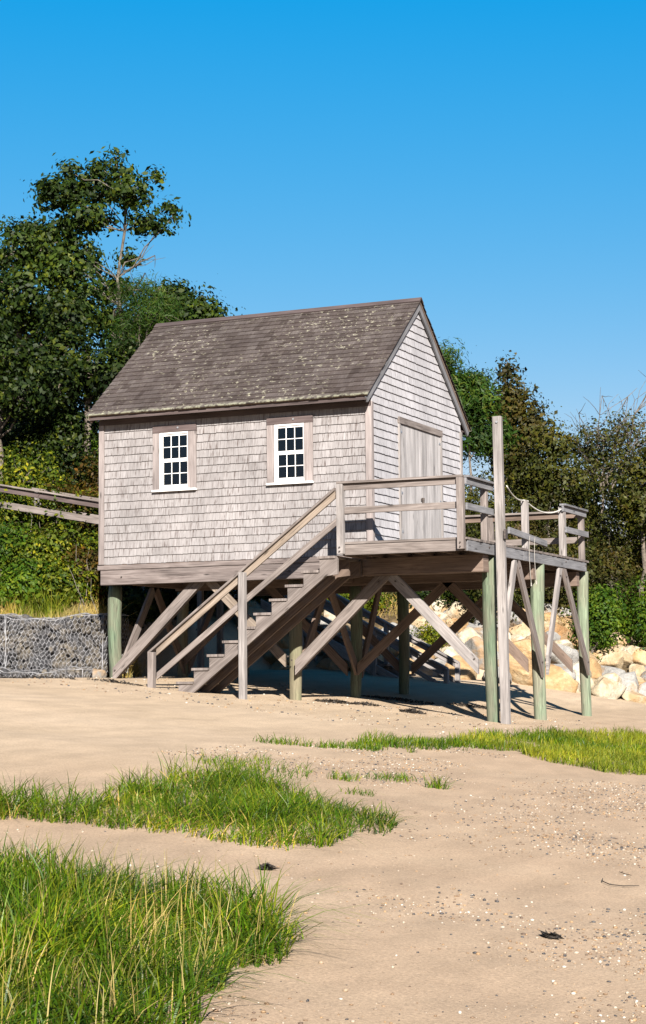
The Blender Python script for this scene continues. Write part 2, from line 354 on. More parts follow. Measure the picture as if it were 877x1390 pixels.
gr = np_mesh('ground', V, np.stack([a, a+1, a+nx+1, a+nx], 1), sand_mat(), smooth=True)
gr['kind'] = 'structure'
at = gr.data.attributes.new('soil', 'FLOAT', 'POINT'); dd = toe_dist(V[:,0], V[:,1])
at.data.foreach_set('value', sst(.2, 1.2, dd + (vnoise(V[:,0], V[:,1], 2)-.5)*.8).astype(np.float32))

# ------------------------------------------------------------------ boathouse
L, W = 4.83, 4.09; OV = .30; EZ = 2.42; RZ = 4.32; G = .05
SL = (RZ-EZ)/(W/2+OV)
def roofz(y): return EZ + SL*((y if y < W/2 else W-y) + OV)
bh = empty('boathouse', (-L/2, W/2, -.05), 'weathered grey shingled boathouse with two white windows standing on timber piles', 'boathouse')
WIN = [(-3.426, 1.162, 2.082), (-1.375, 1.166, 2.082)]; WW = .52   # centre x, bottom, top
TH = .10
# wall shells
sh = MB()
def wall_with_holes(x0, x1, y0, y1, z0, z1, holes):
    cur = x0
    for (a_, b_, c_, d_) in sorted(holes):
        sh.box((cur, y0, z0), (a_, y1, z1), 2); sh.box((a_, y0, z0), (b_, y1, c_)); sh.box((a_, y0, d_), (b_, y1, z1)); cur = b_
    sh.box((cur, y0, z0), (x1, y1, z1), 2)
wall_with_holes(-L+.02, -.02, .02, .02+TH, 0, 2.52, [(x-WW/2, x+WW/2, a_, b_) for x, a_, b_ in WIN])
wall_with_holes(-L+.02, -.02, W-.02-TH, W-.02, 0, 2.52, [(-3.62, -3.12, .95, 1.72)])
for xa in (-L+.02, -.02-TH):
    b = len(sh.v)
    pts = [(.125, 0), (W-.125, 0), (W-.125, 2.45), (W/2, RZ-.14), (.125, 2.45)]
    n = len(pts); sh.v += [(xa, y, z) for y, z in pts] + [(xa+TH, y, z) for y, z in pts]
    sh.f.append(tuple(b+i for i in reversed(range(n)))); sh.f.append(tuple(b+n+i for i in range(n)))
    sh.uv += [(p[0], p[1]) for p in reversed(pts)] + [(p[0], p[1]) for p in pts]
    for i in range(n):
        j = (i+1) % n; sh.f.append((b+i, b+j, b+n+j, b+n+i)); sh.uv += [(0,0), (1,0), (1,.1), (0,.1)]
sh.build('wall_sheathing', DARKIN, bh)
fl = MB(); fl.box((-L+.01, .01, -.06), (-.01, W-.01, -.004)); fl.build('floor', WOODD, bh)

def shingles(name, rows, spans, place, expo, tmat, parent, wr=(.065,.16), thick=.020, jit=.0035):
    """rows: v start values; spans(v0,v1) -> list of (u0,u1); place(u, v, n) -> world point"""
    V_, F, UV = [], [], []
    for v0 in rows:
        for (u0, u1) in spans(v0, v0+expo):
            u = u0 - random.uniform(0, .05)
            while u < u1:
                w_ = random.uniform(*wr); a_, b_ = max(u, u0), min(u+w_-.0008, u1); u += w_
                if b_-a_ < .012: continue
                j0 = random.uniform(-jit, jit); t0 = thick*random.uniform(.96, 1.06); sk = random.uniform(-.003, .003)
                k = len(V_)
                V_ += [place(a_, v0+j0-sk, .001), place(b_, v0+j0+sk, .001), place(b_, v0+j0+sk, t0), place(a_, v0+j0-sk, t0),
                       place(b_, v0+expo*1.12, .0015), place(a_, v0+expo*1.12, .0015)]
                F += [(k+3, k+2, k+4, k+5), (k, k+1, k+2, k+3), (k+1, k+4, k+2, k+2), (k, k+3, k+5, k+5)]
                ou = random.random()*9; ov = random.random()*9
                q = [(ou+a_, ov), (ou+b_, ov), (ou+b_, ov+.01), (ou+a_, ov+.01), (ou+b_, ov+expo), (ou+a_, ov+expo)]
                UV += [q[3], q[2], q[4], q[5], q[0], q[1], q[2], q[3], q[1], q[4], q[2], q[0], q[3], q[5]]
    F = [tuple(dict.fromkeys(f)) for f in F]
    me = bpy.data.meshes.new(name); me.from_pydata([tuple(p) for p in V_], [], F)
    l = me.uv_layers.new(name='UVMap'); l.data.foreach_set('uv', np.array(UV, np.float32).ravel()); me.update()
    return link(name, me, tmat, parent)
EX = .1275
def cut(sp, a_, b_):
    out = []
    for (u, v) in sp:
        if b_ <= u or a_ >= v: out.append((u, v)); continue
        if u < a_: out.append((u, a_))
        if v > b_: out.append((b_, v))
    return out
def front_spans(v0, v1):
    sp = [(-L+.02, -.02)]
    for x, a_, b_ in WIN:
        if v1 > a_-.02 and v0 < b_+.04: sp = cut(sp, x-WW/2-.05, x+WW/2+.05)
    return sp
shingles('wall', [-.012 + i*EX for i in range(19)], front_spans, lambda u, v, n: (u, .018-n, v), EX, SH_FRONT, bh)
DOOR = (1.13, 3.05, 2.165)
def gable_spans(v0, v1):
    top = v0 + .5*(v1-v0); h = (RZ-.13-top)/SL
    a_, b_ = .03, W-.03
    if top > roofz(.03)-.13: a_, b_ = W/2-h, W/2+h
    if b_-a_ < .05: return []
    sp = [(a_, b_)]
    if v0 < DOOR[2]-.03: sp = cut(sp, DOOR[0]+.03, DOOR[1]-.03)
    return sp
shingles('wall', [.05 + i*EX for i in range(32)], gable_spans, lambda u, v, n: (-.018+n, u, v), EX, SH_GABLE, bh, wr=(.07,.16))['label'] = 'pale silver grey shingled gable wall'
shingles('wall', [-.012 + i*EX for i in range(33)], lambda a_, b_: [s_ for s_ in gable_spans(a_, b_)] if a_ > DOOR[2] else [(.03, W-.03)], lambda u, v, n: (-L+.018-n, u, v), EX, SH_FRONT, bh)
def back_spans(v0, v1): return cut([(-L+.02, -.02)], -3.66, -3.08) if v1 > .9 and v0 < 1.76 else [(-L+.02, -.02)]
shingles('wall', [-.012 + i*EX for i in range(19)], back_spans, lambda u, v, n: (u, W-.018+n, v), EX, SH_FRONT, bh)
# roof
rf = empty('roof', (-L/2, W/2, EZ), None, None); rf.parent = bh; rf.matrix_parent_inverse = Matrix.Translation(-bh.location)
bpy.data.objects.remove(rf)
rm = MB(); nrm = Vector((0, -SL, 1)).normalized(); sld = Vector((0, 1, SL)).normalized(); SLEN = math.hypot(W/2+OV, RZ-EZ)
for sgn in (0, 1):
    def P(u, v, n, sgn=sgn):
        p = Vector((u, -OV, EZ)) + sld*v + nrm*n
        return Vector((p.x, W-p.y, p.z)) if sgn else p
    c = [P(-L-G, .01, -.045), P(G, .01, -.045), P(G, .01, -.012), P(-L-G, .01, -.012)]
    c2 = [P(-L-G, SLEN-.0, -.045), P(G, SLEN, -.045), P(G, SLEN, -.012), P(-L-G, SLEN, -.012)]
    rm.quad_box(c+c2)
roof = rm.build('roof', WOODD, bh)
REX = .137; nrow = int(SLEN/REX)
for sgn in (0, 1):
    def P(u, v, n, sgn=sgn):
        sag = -.018*math.sin(PI*(u+L)/L)*(v/SLEN)
        v = min(v, SLEN+.005)
        p = Vector((u, -OV-.02, EZ-.01)) + sld*v + nrm*(n-.010 + .0); p.z += sag*0
        return (p.x, W-p.y, p.z) if sgn else tuple(p)
    shingles('roof_shingles', [i*REX for i in range(nrow+1)], lambda a_, b_: [(-L-G-.03, G+.03)], P, REX, SH_ROOF, roof, wr=(.08,.2), thick=.017, jit=.006)
rc = MB()
for sgn in (-1, 1):
    d_ = Vector((0, sgn, -SL)).normalized(); nn = Vector((0, sgn*SL, 1)).normalized()
    m0 = Vector((0, W/2, RZ+.012)) + d_*.055 + nn*.008
    rc.board((-L-G-.03, m0.y, m0.z), (G+.03, m0.y, m0.z), .12, .018, tuple(d_))
rc.build('ridge_board', WOODF, roof)
# fascia, soffit, frieze
for y, sg in ((-OV+.035, 1), (W+OV-.035, -1)):
    t_ = MB(); t_.box((-L-G+.02, min(y, y+.03*sg), 2.335), (G-.02, max(y, y+.03*sg), 2.40)); t_.build('fascia', WOODF, roof)
for lo, hi in ((-OV+.07, -.03), (W+.03, W+OV-.07)):
    t_ = MB(); t_.box((-L-.0, lo, 2.365), (0, hi, 2.385)); t_.build('soffit', WOODF, roof)
t_ = MB(); t_.box((-L+.0, -.028, 2.275), (0.0, .002, 2.36)); t_.build('frieze_board', WOODF, bh)
# lichen line along the eave
# rake boards
for xx, lab in ((.012, 0), (-L-.042, 1)):
    for sgn in (0, 1):
        t_ = MB()
        def Q(v, n):
            p = Vector((0, -OV, EZ)) + sld*v + nrm*n
            return (W-p.y if sgn else p.y, p.z)
        a0, a1 = Q(-.01, -.145), Q(-.01, -.046); b0, b1 = Q(SLEN, -.145), Q(SLEN, -.046)
        b0 = (W/2, RZ-.145/nrm.z); b1 = (W/2, RZ-.046/nrm.z)
        x0, x1 = xx, xx+.03
        c = [(x0, *a0), (x1, *a0), (x1, *a1), (x0, *a1), (x0, *b0), (x1, *b0), (x1, *b1), (x0, *b1)]
        t_.quad_box(c); t_.build('rake_board', WOODS if xx > 0 else WOODD, roof)
# corner boards
for x0, x1, y0, y1, m in ((-L-.004, -L+.092, -.022, .004, WOODT), (-.092, .012, -.022, .004, WOODT), (-.012, .012, .005, .075, WOODT), (-.012, .012, W-.09, W+.01, WOODL), (-L-.01, -L+.014, .005, .09, WOODT), (-L-.01, -L+.014, W-.09, W+.01, WOODT)):
    t_ = MB(); ztop = 2.275 if (y1-y0) < .03 else 2.35
    t_.box((x0, y0, -.012), (x1, y1, ztop), 2); t_.build('corner_board', m, bh, .003)
# windows
def window(xc, zb, zt, y, sgn=-1, small=False, lab=None):
    """y = wall face; sgn = outward direction in y"""
    cw = .125
    f = MB(); fw = .032; yo = y+sgn*.022; yi = y-sgn*.03
    Y0, Y1 = min(yo, yi), max(yo, yi)
    xl, xr = xc-.27, xc+.27
    f.box((xl, Y0, zb), (xl+fw, Y1, zt), 2); f.box((xr-fw, Y0, zb), (xr, Y1, zt), 2)
    f.box((xl+fw, Y0, zt-fw*.8), (xr-fw, Y1, zt), 0); f.box((xl+fw, Y0, zb), (xr-fw, Y1, zb+.04), 0)
    win = f.build('window', WHITE, bh, .002)
    if lab: win['label'] = lab
    il, ir = xl+fw, xr-fw; mid = (zb+zt)/2 + .012
    for nm, za, zc, off in (('sash', mid, zt-fw*.8, .0), ('sash', zb+.04, mid, .018)):
        s1 = MB(); ya, yb = sorted((y-sgn*(.0+off), y-sgn*(.024+off)))
        st = .018
        s1.box((il, ya, za), (il+st, yb, zc), 2); s1.box((ir-st, ya, za), (ir, yb, zc), 2)
        s1.box((il+st, ya, za), (ir-st, yb, za+(.034 if za != mid else .026))); s1.box((il+st, ya, zc-.028), (ir-st, yb, zc))
        gx0, gx1, gz0, gz1 = il+st, ir-st, za+.034, zc-.028
        for k in (1, 2):
            x = gx0 + (gx1-gx0)*k/3; s1.box((x-.0052, ya+.004, gz0-.006), (x+.0052, yb-.004, gz1+.002), 2)
        z = (gz0+gz1)/2
        for k in range(3):
            a_ = gx0+(gx1-gx0)*k/3+.0053; b_ = gx0+(gx1-gx0)*(k+1)/3-.0053; s1.box((a_, ya+.005, z-.0052), (b_, yb-.005, z+.0052))
        so_ = s1.build(nm, WHITE, win)
        g1 = MB(); ym = (ya+yb)/2; g1.box((il+.01, ym-.002, za+.012), (ir-.01, ym+.002, zc-.012)); g1.build('glass', GLASS, win)
    yc0, yc1 = sorted((y+sgn*.03, y+sgn*.001))
    for xa, xb in ((xc-.27-cw, xc-.267), (xc+.248, xc+.27+cw)):
        cs = MB(); cs.box((xa, yc0, zb), (xb, yc1, zt), 2); cs.build('window_casing', WOODT, win, .002)
    hd = MB(); hd.box((xc-.27-cw-.003, yc0, zt+.004), (xc+.27+cw+.003, yc1, zt+.115)); hd.build('window_head', WOODF, win, .002)
    si = MB(); y2, y3 = sorted((y+sgn*.055, y-sgn*.01)); si.box((xc-.27-cw-.005, y2, zb-.034), (xc+.27+cw+.005, y3, zb-.003)); si.build('window_sill', WHITE, win, .003)
    bo = MB(); bo.tube([(xc+.07, yc0-.012, zt+.07), (xc+.07, yc0+.001, zt+.07)], [.016, .016], 10); bo.build('hook', METALG, win)
    return win
window(*WIN[0], .0, -1, lab='left white sash window seen with black panes')
window(*WIN[1], .0, -1, lab='right white sash window beside the gable corner')
bw = MB(); bw.box((-3.66, W-.03, .91), (-3.6, W+.02, 1.76), 2); bw.box((-3.14, W-.03, .91), (-3.08, W+.02, 1.76), 2); bw.box((-3.6, W-.03, 1.70), (-3.14, W+.02, 1.76)); bw.box((-3.6, W-.03, .91), (-3.14, W+.02, .97)); bw.box((-3.38, W-.02, .97), (-3.36, W, 1.7), 2)
bw.build('window', WHITE, bh)
# double door of vertical boards
y0, y1, zt = DOOR
hd = MB(); hd.box((-.012, y0-.02, zt-.02), (.03, y1+.02, zt+.085), 1); hd.build('door_head', WOODG, bh, .002)
for a_, b_, lab in ((y0+.055, 2.135, 'left door leaf'), (2.142, y1-.045, 'right door leaf')):
    d = MB(); n = 7; ww = (b_-a_)/n
    for k in range(n): d.box((-.02, a_+k*ww+.0015, .135), (.004+random.uniform(0, .003), a_+(k+1)*ww-.0015, zt-.022), 2)
    door = d.build('door', WOODP, bh)
    for z in (.42, 1.04, 2.02):
        h = MB(); yy = a_+.03 if lab[0] == 'l' else b_-.03
        h.box((.006, yy-.045, z-.018), (.014, yy+.045, z+.018), 1); h.tube([(.016, yy-.045 if lab[0] == 'l' else yy+.045, z-.05), (.016, yy-.045 if lab[0] == 'l' else yy+.045, z+.05)], [.009,.009], 8)
        h.build('hinge', METALG, door)
    if lab[0] == 'l':
        h = MB(); h.box((.008, 2.06, .98), (.02, 2.20, 1.02), 1); h.tube([(.03, 2.11, .90), (.03, 2.115, 1.03)], [.016,.022], 8); h.build('latch', METAL, door)
for a_, b_ in ((y0-.01, y0+.05), (y1-.04, y1+.02)):
    d = MB(); d.box((-.012, a_, .125), (.022, b_, zt-.022), 2); d.build('door_jamb', WOODL, bh, .002)

# ------------------------------------------------------------------ timber pile frame
pf = empty('pile_frame', (-1.5, 2.7, -2.3), 'timber substructure of round green piles, heavy beams and diagonal braces under the boathouse', 'pile frame')
PX = {}
YR = [.40, 2.80, 5.25]
GRID = {(0,0):(-4.76,.40), (1,0):(-1.50,.40), (2,0):(1.70,.50), (0,1):(-4.76,2.72), (1,1):(-1.47,2.75), (2,1):(1.70,2.85), (0,2):(-4.76,5.1), (1,2):(-1.50,5.0), (2,2):(1.70,5.5)}
MT = {(0,0):0, (1,0):1, (2,0):0, (0,1):1, (1,1):0, (2,1):2, (0,2):0, (1,2):0, (2,2):2}
DP = {(0,0):.235, (1,0):.22, (2,0):.225, (2,1):.235, (2,2):.205}
for k, (x, y) in GRID.items():
    r = DP.get(k, .215)/2; g = tz(x, y)-.25; top = -.345 if k[0] < 2 else -.06
    n = 12; pts = []; rad = []
    for i in range(n+1):
        f = i/n; pts.append((x+.012*math.sin(f*5+x), y+.012*math.cos(f*4+y), g+(top-g)*f)); rad.append(r*(.84+.16*f)*(1+.012*math.sin(i*2.1+x*3)))
    if k[0] < 2: rad[-1] *= .9
    m = MB(); m.tube(pts, rad, 28); m.build('pile', PILES[MT[k]], pf, smooth=True)
for ob in list(pf.children):
    me = ob.data
    for p in me.polygons:
        if len(p.vertices) > 4: p.use_smooth = False
# beams along x
def add(parent, name, mat, fn, bevel=.004):
    m = MB(); fn(m); return m.build(name, mat, parent, bevel)
add(pf, 'beam', WOODB, lambda m: m.box((-4.80, -.018, -.345), (-.20, .125, -.105)), .006)['label'] = 'heavy weathered front beam under the shingled wall'
add(pf, 'sill_beam', WOODB, lambda m: m.box((-4.85, -.03, -.10), (-.20, .15, -.026)))
add(pf, 'beam', WOODD, lambda m: m.box((-.196, .03, -.335), (1.76, .33-.045, -.07)), .006)
add(pf, 'beam', WOODD, lambda m: m.box((-4.80, 2.52, -.335), (1.74, 2.68, -.09)), .006)
add(pf, 'beam', WOODD, lambda m: m.box((-4.80, 4.98, -.335), (1.74, 5.16, -.09)), .006)
for k in (0, 1):
    x = (-4.72, -1.47)[k]; add(pf, 'beam', WOODD, lambda m: m.box((x-.07, .14, -.30), (x+.07, 2.50, -.11), 1))
for x in np.arange(-4.5, -.3, .62): add(pf, 'joist', WOODD, lambda m: m.box((x, .16, -.10), (x+.045, 4.0, -.062), 1), 0)
for x in np.arange(0.1, 1.75, .41): add(pf, 'joist', WOODD, lambda m: m.box((x, -.79, -.068), (x+.045, 5.25, .085), 1), 0)
VX = (1, 0, 0); VY = (0, 1, 0); HZ = (0, 0, 1)
def bracex(y, x0, z0, x1, z1, m=WOODD, w_=.15, t=.05):
    add(pf, 'brace', m, lambda b: b.board((x0, y, z0), (x1, y, z1), w_, t, (0,0,1), VX, HZ), .003)
def bracey(x, y0, z0, y1, z1, m=WOODG, w_=.15, t=.05):
    add(pf, 'brace', m, lambda b: b.board((x, y0, z0), (x, y1, z1), w_, t, (0,0,1), VY, HZ), .003)
bracex(.20, -4.67, -1.80, -3.12, -.34, WOODG, .17, .09); bracex(.20, -1.58, -1.60, -2.88, -.34, WOODY, .15); bracex(.20, -1.40, -1.72, .10, -.335, WOODG, .17, .09); bracex(.20, 1.60, -1.74, .22, -.335, WOODL, .16, .07)
for y, sh_ in ((2.60, 0), (5.08, 0)):
    bracex(y, -1.38, -1.74, .25, -.33); bracex(y, -1.57, -1.74, -3.0, -.33); bracex(y, 1.60, -1.72, .25, -.33); bracex(y, -4.67, -1.55, -3.3, -.33)
bracey(1.80, .62, -1.76, 1.42, -.09, WOODL); bracey(1.80, 2.72, -1.78, 1.52, -.09, WOODG); bracey(1.80, 2.98, -1.70, 3.80, -.09, WOODL); bracey(1.80, 5.36, -1.76, 4.00, -.09, WOODG)
bracey(-1.42, 2.62, -1.72, 1.50, -.32, WOODD); bracey(-1.42, 2.86, -1.74, 3.7, -.32, WOODD); bracey(-1.42, .5, -1.6, 1.5, -.32, WOODD)
bracey(-4.69, .52, -1.66, 1.55, -.32, WOODG); bracey(-4.69, 2.64, -1.66, 1.6, -.32, WOODD); bracey(-4.69, 2.8, -1.66, 3.9, -.32, WOODD)

def bolts(par, pts, d):
    for p in pts:
        m = MB(); p = Vector(p); m.tube([p, p+Vector(d)*.018], [.013, .012], 8); m.build('bolt', METAL, par)
bolts(pf, [(-4.62,.15,-1.72), (-1.52,.17,-1.54), (-1.45,.15,-1.60), (1.55,.16,-1.62), (-3.2,.15,-.42), (.02,.15,-.43), (.30,.16,-.43), (-4.4,-.02,-.22), (-1.4,-.02,-.22)], (0,-1,0))
bolts(pf, [(1.826,.70,-1.62), (1.826,2.62,-1.66), (1.826,3.06,-1.58), (1.826,5.28,-1.64), (1.826,1.56,-.20), (1.826,3.72,-.22), (1.826,4.08,-.22)], (1,0,0))
# ------------------------------------------------------------------ deck with railings
dk = empty('deck', (1.0, 2.2, .0), 'raised grey plank deck with open railings along the gable side of the boathouse', 'deck')
m = MB(); y = -.86
while y < 5.36:
    w_ = .138; x0 = -.16 if y < -.1 else (.035 if y < 4.0 else -6.0)
    m.box((x0+random.uniform(-.006,.006), y, .088), (1.835+random.uniform(-.008,.008), y+w_-.006, .122), 0); y += w_
m.build('deck_boards', WOODG, dk)
add(dk, 'skirt_board', WOODG, lambda b: b.box((-.13, -.845, -.075), (1.80, -.808, .085), 0))
add(dk, 'skirt_board', WOODS, lambda b: b.box((1.785, -.805, -.075), (1.822, 1.8, .085), 1))
add(dk, 'skirt_board', WOODS, lambda b: b.box((1.785, 1.803, -.075), (1.822, 5.34, .085), 1))
add(dk, 'skirt_board', WOODD, lambda b: b.box((-.13, -.805, -.09), (-.09, -.03, .085), 1))
add(dk, 'skirt_board', WOODD, lambda b: b.box((-6.0, 5.31, -.075), (1.78, 5.345, .085), 0))
def post(par, x, y, z0, z1, s_=.095, m=WOODG): return add(par, 'post', m, lambda b: b.board((x, y, z0), (x, y, z1), s_, s_, (1,0,0)), .005)
post(dk, -.14, -.895, -.06, .985, .1, WOODL); post(dk, 1.755, -.895, -.055, .985, .1, WOODG)
post(dk, 1.76, .13, .10, .975); post(dk, 1.77, 2.07, .10, .90, .1, WOODL); post(dk, 1.78, 4.08, .10, .965, .105, WOODL); post(dk, 1.76, 5.28, .10, .965)
post(dk, -1.6, 5.28, .10, .965); post(dk, .1, 5.28, .10, .965); post(dk, -3.4, 5.28, .10, .965)
bolts(dk, [(-.14,-.945,-.02), (-.14,-.945,.04), (1.755,-.945,-.02), (1.755,-.945,.04)], (0,-1,0))
bolts(dk, [(1.822,.13,.03), (1.822,2.07,.03), (1.822,4.08,.03), (1.822,5.28,.03)], (1,0,0))
def rail(par, p0, p1, side_dir, m1=WOODG, m2=WOODG, capw=.14, name='rail'):
    p0 = Vector(p0); p1 = Vector(p1)
    add(par, 'top_rail', m1, lambda b: b.board(p0+Vector((0,0,.018)), p1+Vector((0,0,.018)), capw, .036, side_dir, *( (VX, VX) if abs(side_dir[1]) > .5 else (VY, VY))))
    add(par, name, m2, lambda b: b.board(p0+Vector((0,0,-.05)), p1+Vector((0,0,-.05)), .095, .036, (0,0,1), *( (VX, VX) if abs(side_dir[1]) > .5 else (VY, VY))))
rail(dk, (-.19, -.87, .988), (1.80, -.87, .988), (0,1,0)); add(dk, 'rail', WOODG, lambda b: b.box((-.09, -.87, .54), (1.705, -.835, .64), 0))
rail(dk, (1.815, -.85, .988), (1.815, .36, .988), (1,0,0), WOODS, WOODS, .11); add(dk, 'rail', WOODS, lambda b: b.box((1.806, -.84, .52), (1.84, .36, .62), 1))
rail(dk, (1.82, 3.98, .972), (1.82, 5.36, .972), (1,0,0), WOODS, WOODS, .11); add(dk, 'rail', WOODS, lambda b: b.box((1.835, 4.02, .52), (1.87, 5.36, .62), 1))
rail(dk, (-4.8, 5.26, .965), (1.74, 5.26, .965), (0,1,0), WOODG, WOODD); add(dk, 'rail', WOODG, lambda b: b.box((-4.8, 5.20, .42), (1.70, 5.235, .53), 0))
add(dk, 'rail', WOODS, lambda b: b.board((1.80, 1.15, .36), (1.84, 2.95, .26), .10, .04, (0,0,1), VY, VY), .003)['label'] = 'low loose rail in the gap behind the tall post'

# tall post, ropes
tp = add(None, 'tall_post', WOODL, lambda b: b.board((1.965, .33, -2.85), (1.925, .33, 2.02), .135, .10, (1,0,0)), .008)
tag(tp, 'tall pale square timber post standing clear above the deck railing', 'post')
m = MB(); m.tube([(1.935, .26, 1.93), (1.935, .285, 1.93)], [.018, .018], 10); m.build('bolt', METALG, tp)
m = MB(); m.box((2.02, .24, .16), (2.05, .34, .30), 2); m.build('bracket', METAL, tp)
def catenary(a_, b_, sag, n=12):
    a_ = Vector(a_); b_ = Vector(b_); return [a_.lerp(b_, i/n) - Vector((0,0,sag*4*(i/n)*(1-i/n))) for i in range(n+1)]
m = MB(); pts = catenary((2.03, .4, .965), (1.77, 2.02, .90), .07) + [Vector((1.83, 2.07, .885))] + catenary((1.77, 2.12, .90), (1.80, 4.04, .93), .13)
m.tube(pts, [.011]*len(pts), 8); rp = m.build('rope', ROPE, None, smooth=True)
tag(rp, 'white rope sagging across the open gap in the right railing', 'rope')
for nm, y, zb, lab in (('cord', 1.95, -.42, 'thin grey cord hanging left over the deck edge'), ('cord', 2.22, -.38, 'thin grey cord hanging right over the deck edge, beside its twin')):
    m = MB(); pts = [(1.85, y+.1, .33), (1.87, y, .25), (1.872, y-.02, 0), (1.87, y+.01, -.2), (1.872, y+.05, zb)]
    m.tube(pts, [.0045]*5, 6); m.tube([(1.872, y+.05, zb+.005), (1.872, y+.055, zb-.05)], [.009, .012], 7)
    c_ = m.build(nm, CORD); tag(c_, lab, 'cord', 'cords hanging from the deck edge')

# ------------------------------------------------------------------ front staircase
stc = empty('staircase', (-1.5, -.5, -2.2), 'weathered timber staircase rising from the sand to the deck', 'staircase')
RUN, RISE = .2645, .2035; X0, Z0 = -2.86, -1.915
for y0_, y1_, mt in ((-.965, -.915, WOODG), (-.54, -.49, WOODD), (-.13, -.08, WOODD)):
    top = []
    for k in range(10):
        xa = X0+k*RUN+.02; top += [(xa, Z0+k*RISE-.04-(RISE if k else .17)), (xa, Z0+k*RISE-.042)] if k == 0 else [(xa, Z0+(k-1)*RISE-.042), (xa, Z0+k*RISE-.042)]
    top.append((-.17, Z0+9*RISE-.042))
    foot = tz(-2.7, -.9)-.03
    sl = RISE/RUN
    pts = top + [(-.17, -.30-.06), (-.36, -.38)]
    xb = X0+.14
    zl = lambda x: -.38 + (x+.36)*sl
    xf = -.36 + (foot+.38)/sl
    pts += [(xf, foot), (X0+.02, foot)]
    mm = MB(); mm.poly_prism(pts[::-1], y0_, y1_); mm.build('stringer', mt, stc)
for k in range(10):
    add(stc, 'tread', WOODG, lambda b: b.box((X0+k*RUN-.015, -.99, Z0+k*RISE-.04), (X0+(k+1)*RUN+.01, -.06, Z0+k*RISE), 1), .003)
    add(stc, 'riser', WOODG, lambda b: b.box((X0+k*RUN+.021, -.913, Z0+k*RISE-.04-RISE+.002), (X0+k*RUN+.038, -.56, Z0+k*RISE-.042), 1), 0) if False else None
post(stc, -3.285, -1.01, tz(-3.28, -1)-.2, -1.46, .1, WOODG); post(stc, -1.715, -1.02, tz(-1.7, -1)-.2, -.285, .1, WOODL)
a_ = Vector((-3.35, -1.0, -1.475)); b_ = Vector((-.19, -.955, .905))
add(stc, 'top_rail', WOODG, lambda b: b.board(a_+Vector((0,.03,.0)), b_+Vector((0,-.0,.0)), .13, .036, (0,1,0), VX, VX))
add(stc, 'rail', WOODY, lambda b: b.board(a_+Vector((.12,.045,.015)), b_+Vector((0,.0,-.08)), .09, .036, (0,0,1), VX, VX))
add(stc, 'rail', WOODG, lambda b: b.board((-3.23, -.945, -1.83), (-.19, -.93, .42), .09, .036, (0,0,1), VX, VX))

# ------------------------------------------------------------------ rear staircase and gangway
rs = empty('staircase', (-3.8, 8.5, -1.5), 'rear grey wooden staircase glimpsed through the piles behind the boathouse', 'staircase')
sl = .541
def rz_(x, o=0): return -1.69 + o - sl*(x+1.85)        # rail height along the stair
for y, xe, o in ((8.2, -1.85, 0), (8.85, -1.85, .12)):
    add(rs, 'top_rail', WOODL, lambda b: b.board((-5.9, y, rz_(-5.9, o)-.02), (xe, y, rz_(xe, o)-.02), .12, .036, (0,1,0), VX, VX))
    add(rs, 'rail', WOODL, lambda b: b.board((-5.9, y, rz_(-5.9, o)-.10), (xe, y, rz_(xe, o)-.10), .09, .036, (0,0,1), VX, VX))
    add(rs, 'rail', WOODL, lambda b: b.board((-5.9, y, rz_(-5.9, o)-.42), (xe-.1, y, rz_(xe-.1, o)-.42), .09, .036, (0,0,1), VX, VX))
    add(rs, 'stringer', WOODL, lambda b: b.board((-5.9, y, rz_(-5.9)-.86), (-2.45, y, rz_(-2.45)-.86), .22, .045, (0,0,1), VX, VX))
    for x in (xe-.03, -3.4, -5.0): post(rs, x, y, tz(x, y)-.15, rz_(x, o)-.04, .09, WOODL)
for k in range(9):
    x = -5.7+.38*k; z = rz_(x)-.76
    add(rs, 'tread', WOODG, lambda b: b.box((x, 8.23, z-.04), (x+.28, 8.82, z), 1), 0)
gw = empty('gangway', (-9, 4.8, .8), 'sloping plank gangway with handrails running down from the overgrown bank', 'gangway')
def gz(x): return .14 - .187*(x+4.85)
for y, xa, xb, zo in ((4.22, -10.2, -4.9, .0), (5.0, -9.35, -4.9, .035)):
    zt_ = lambda x: 1.10 - .19*(x+4.85) + zo
    add(gw, 'top_rail', WOODG, lambda b: b.board((xa, y, zt_(xa)-.06), (xb, y, zt_(xb)-.06), .15, .036, (0,1,0), VX, VX))
    add(gw, 'rail', WOODF, lambda b: b.board((xa, y, zt_(xa)-.14), (xb, y, zt_(xb)-.14), .11, .036, (0,0,1), VX, VX))  # dark wood puts the shade below the cap into the colour
    add(gw, 'rail', WOODG, lambda b: b.board((xa+.4, y, zt_(xa+.4)-.44), (xb, y, zt_(xb)-.44), .13, .036, (0,0,1), VX, VX))
    for x in ((-10.0, -6.4, -5.2) if y < 4.5 else (-9.25, -6.4, -5.2)): post(gw, x, y, tz(x, y)-.1, zt_(x)-.08, .10, WOODL)
m = MB(); x = -12.5
while x < -6.05: m.board((x, 4.15, gz(x)), (x, 5.1, gz(x)), .135, .035, (1,0,-.187)); x += .14
m.build('gangway_boards', WOODG, gw)
for y in (4.25, 4.95): add(gw, 'stringer', WOODG, lambda b: b.board((-12.5, y, gz(-12.5)-.12), (-6.05, y, gz(-6.05)-.12), .18, .045, (0,0,1), VX, VX))

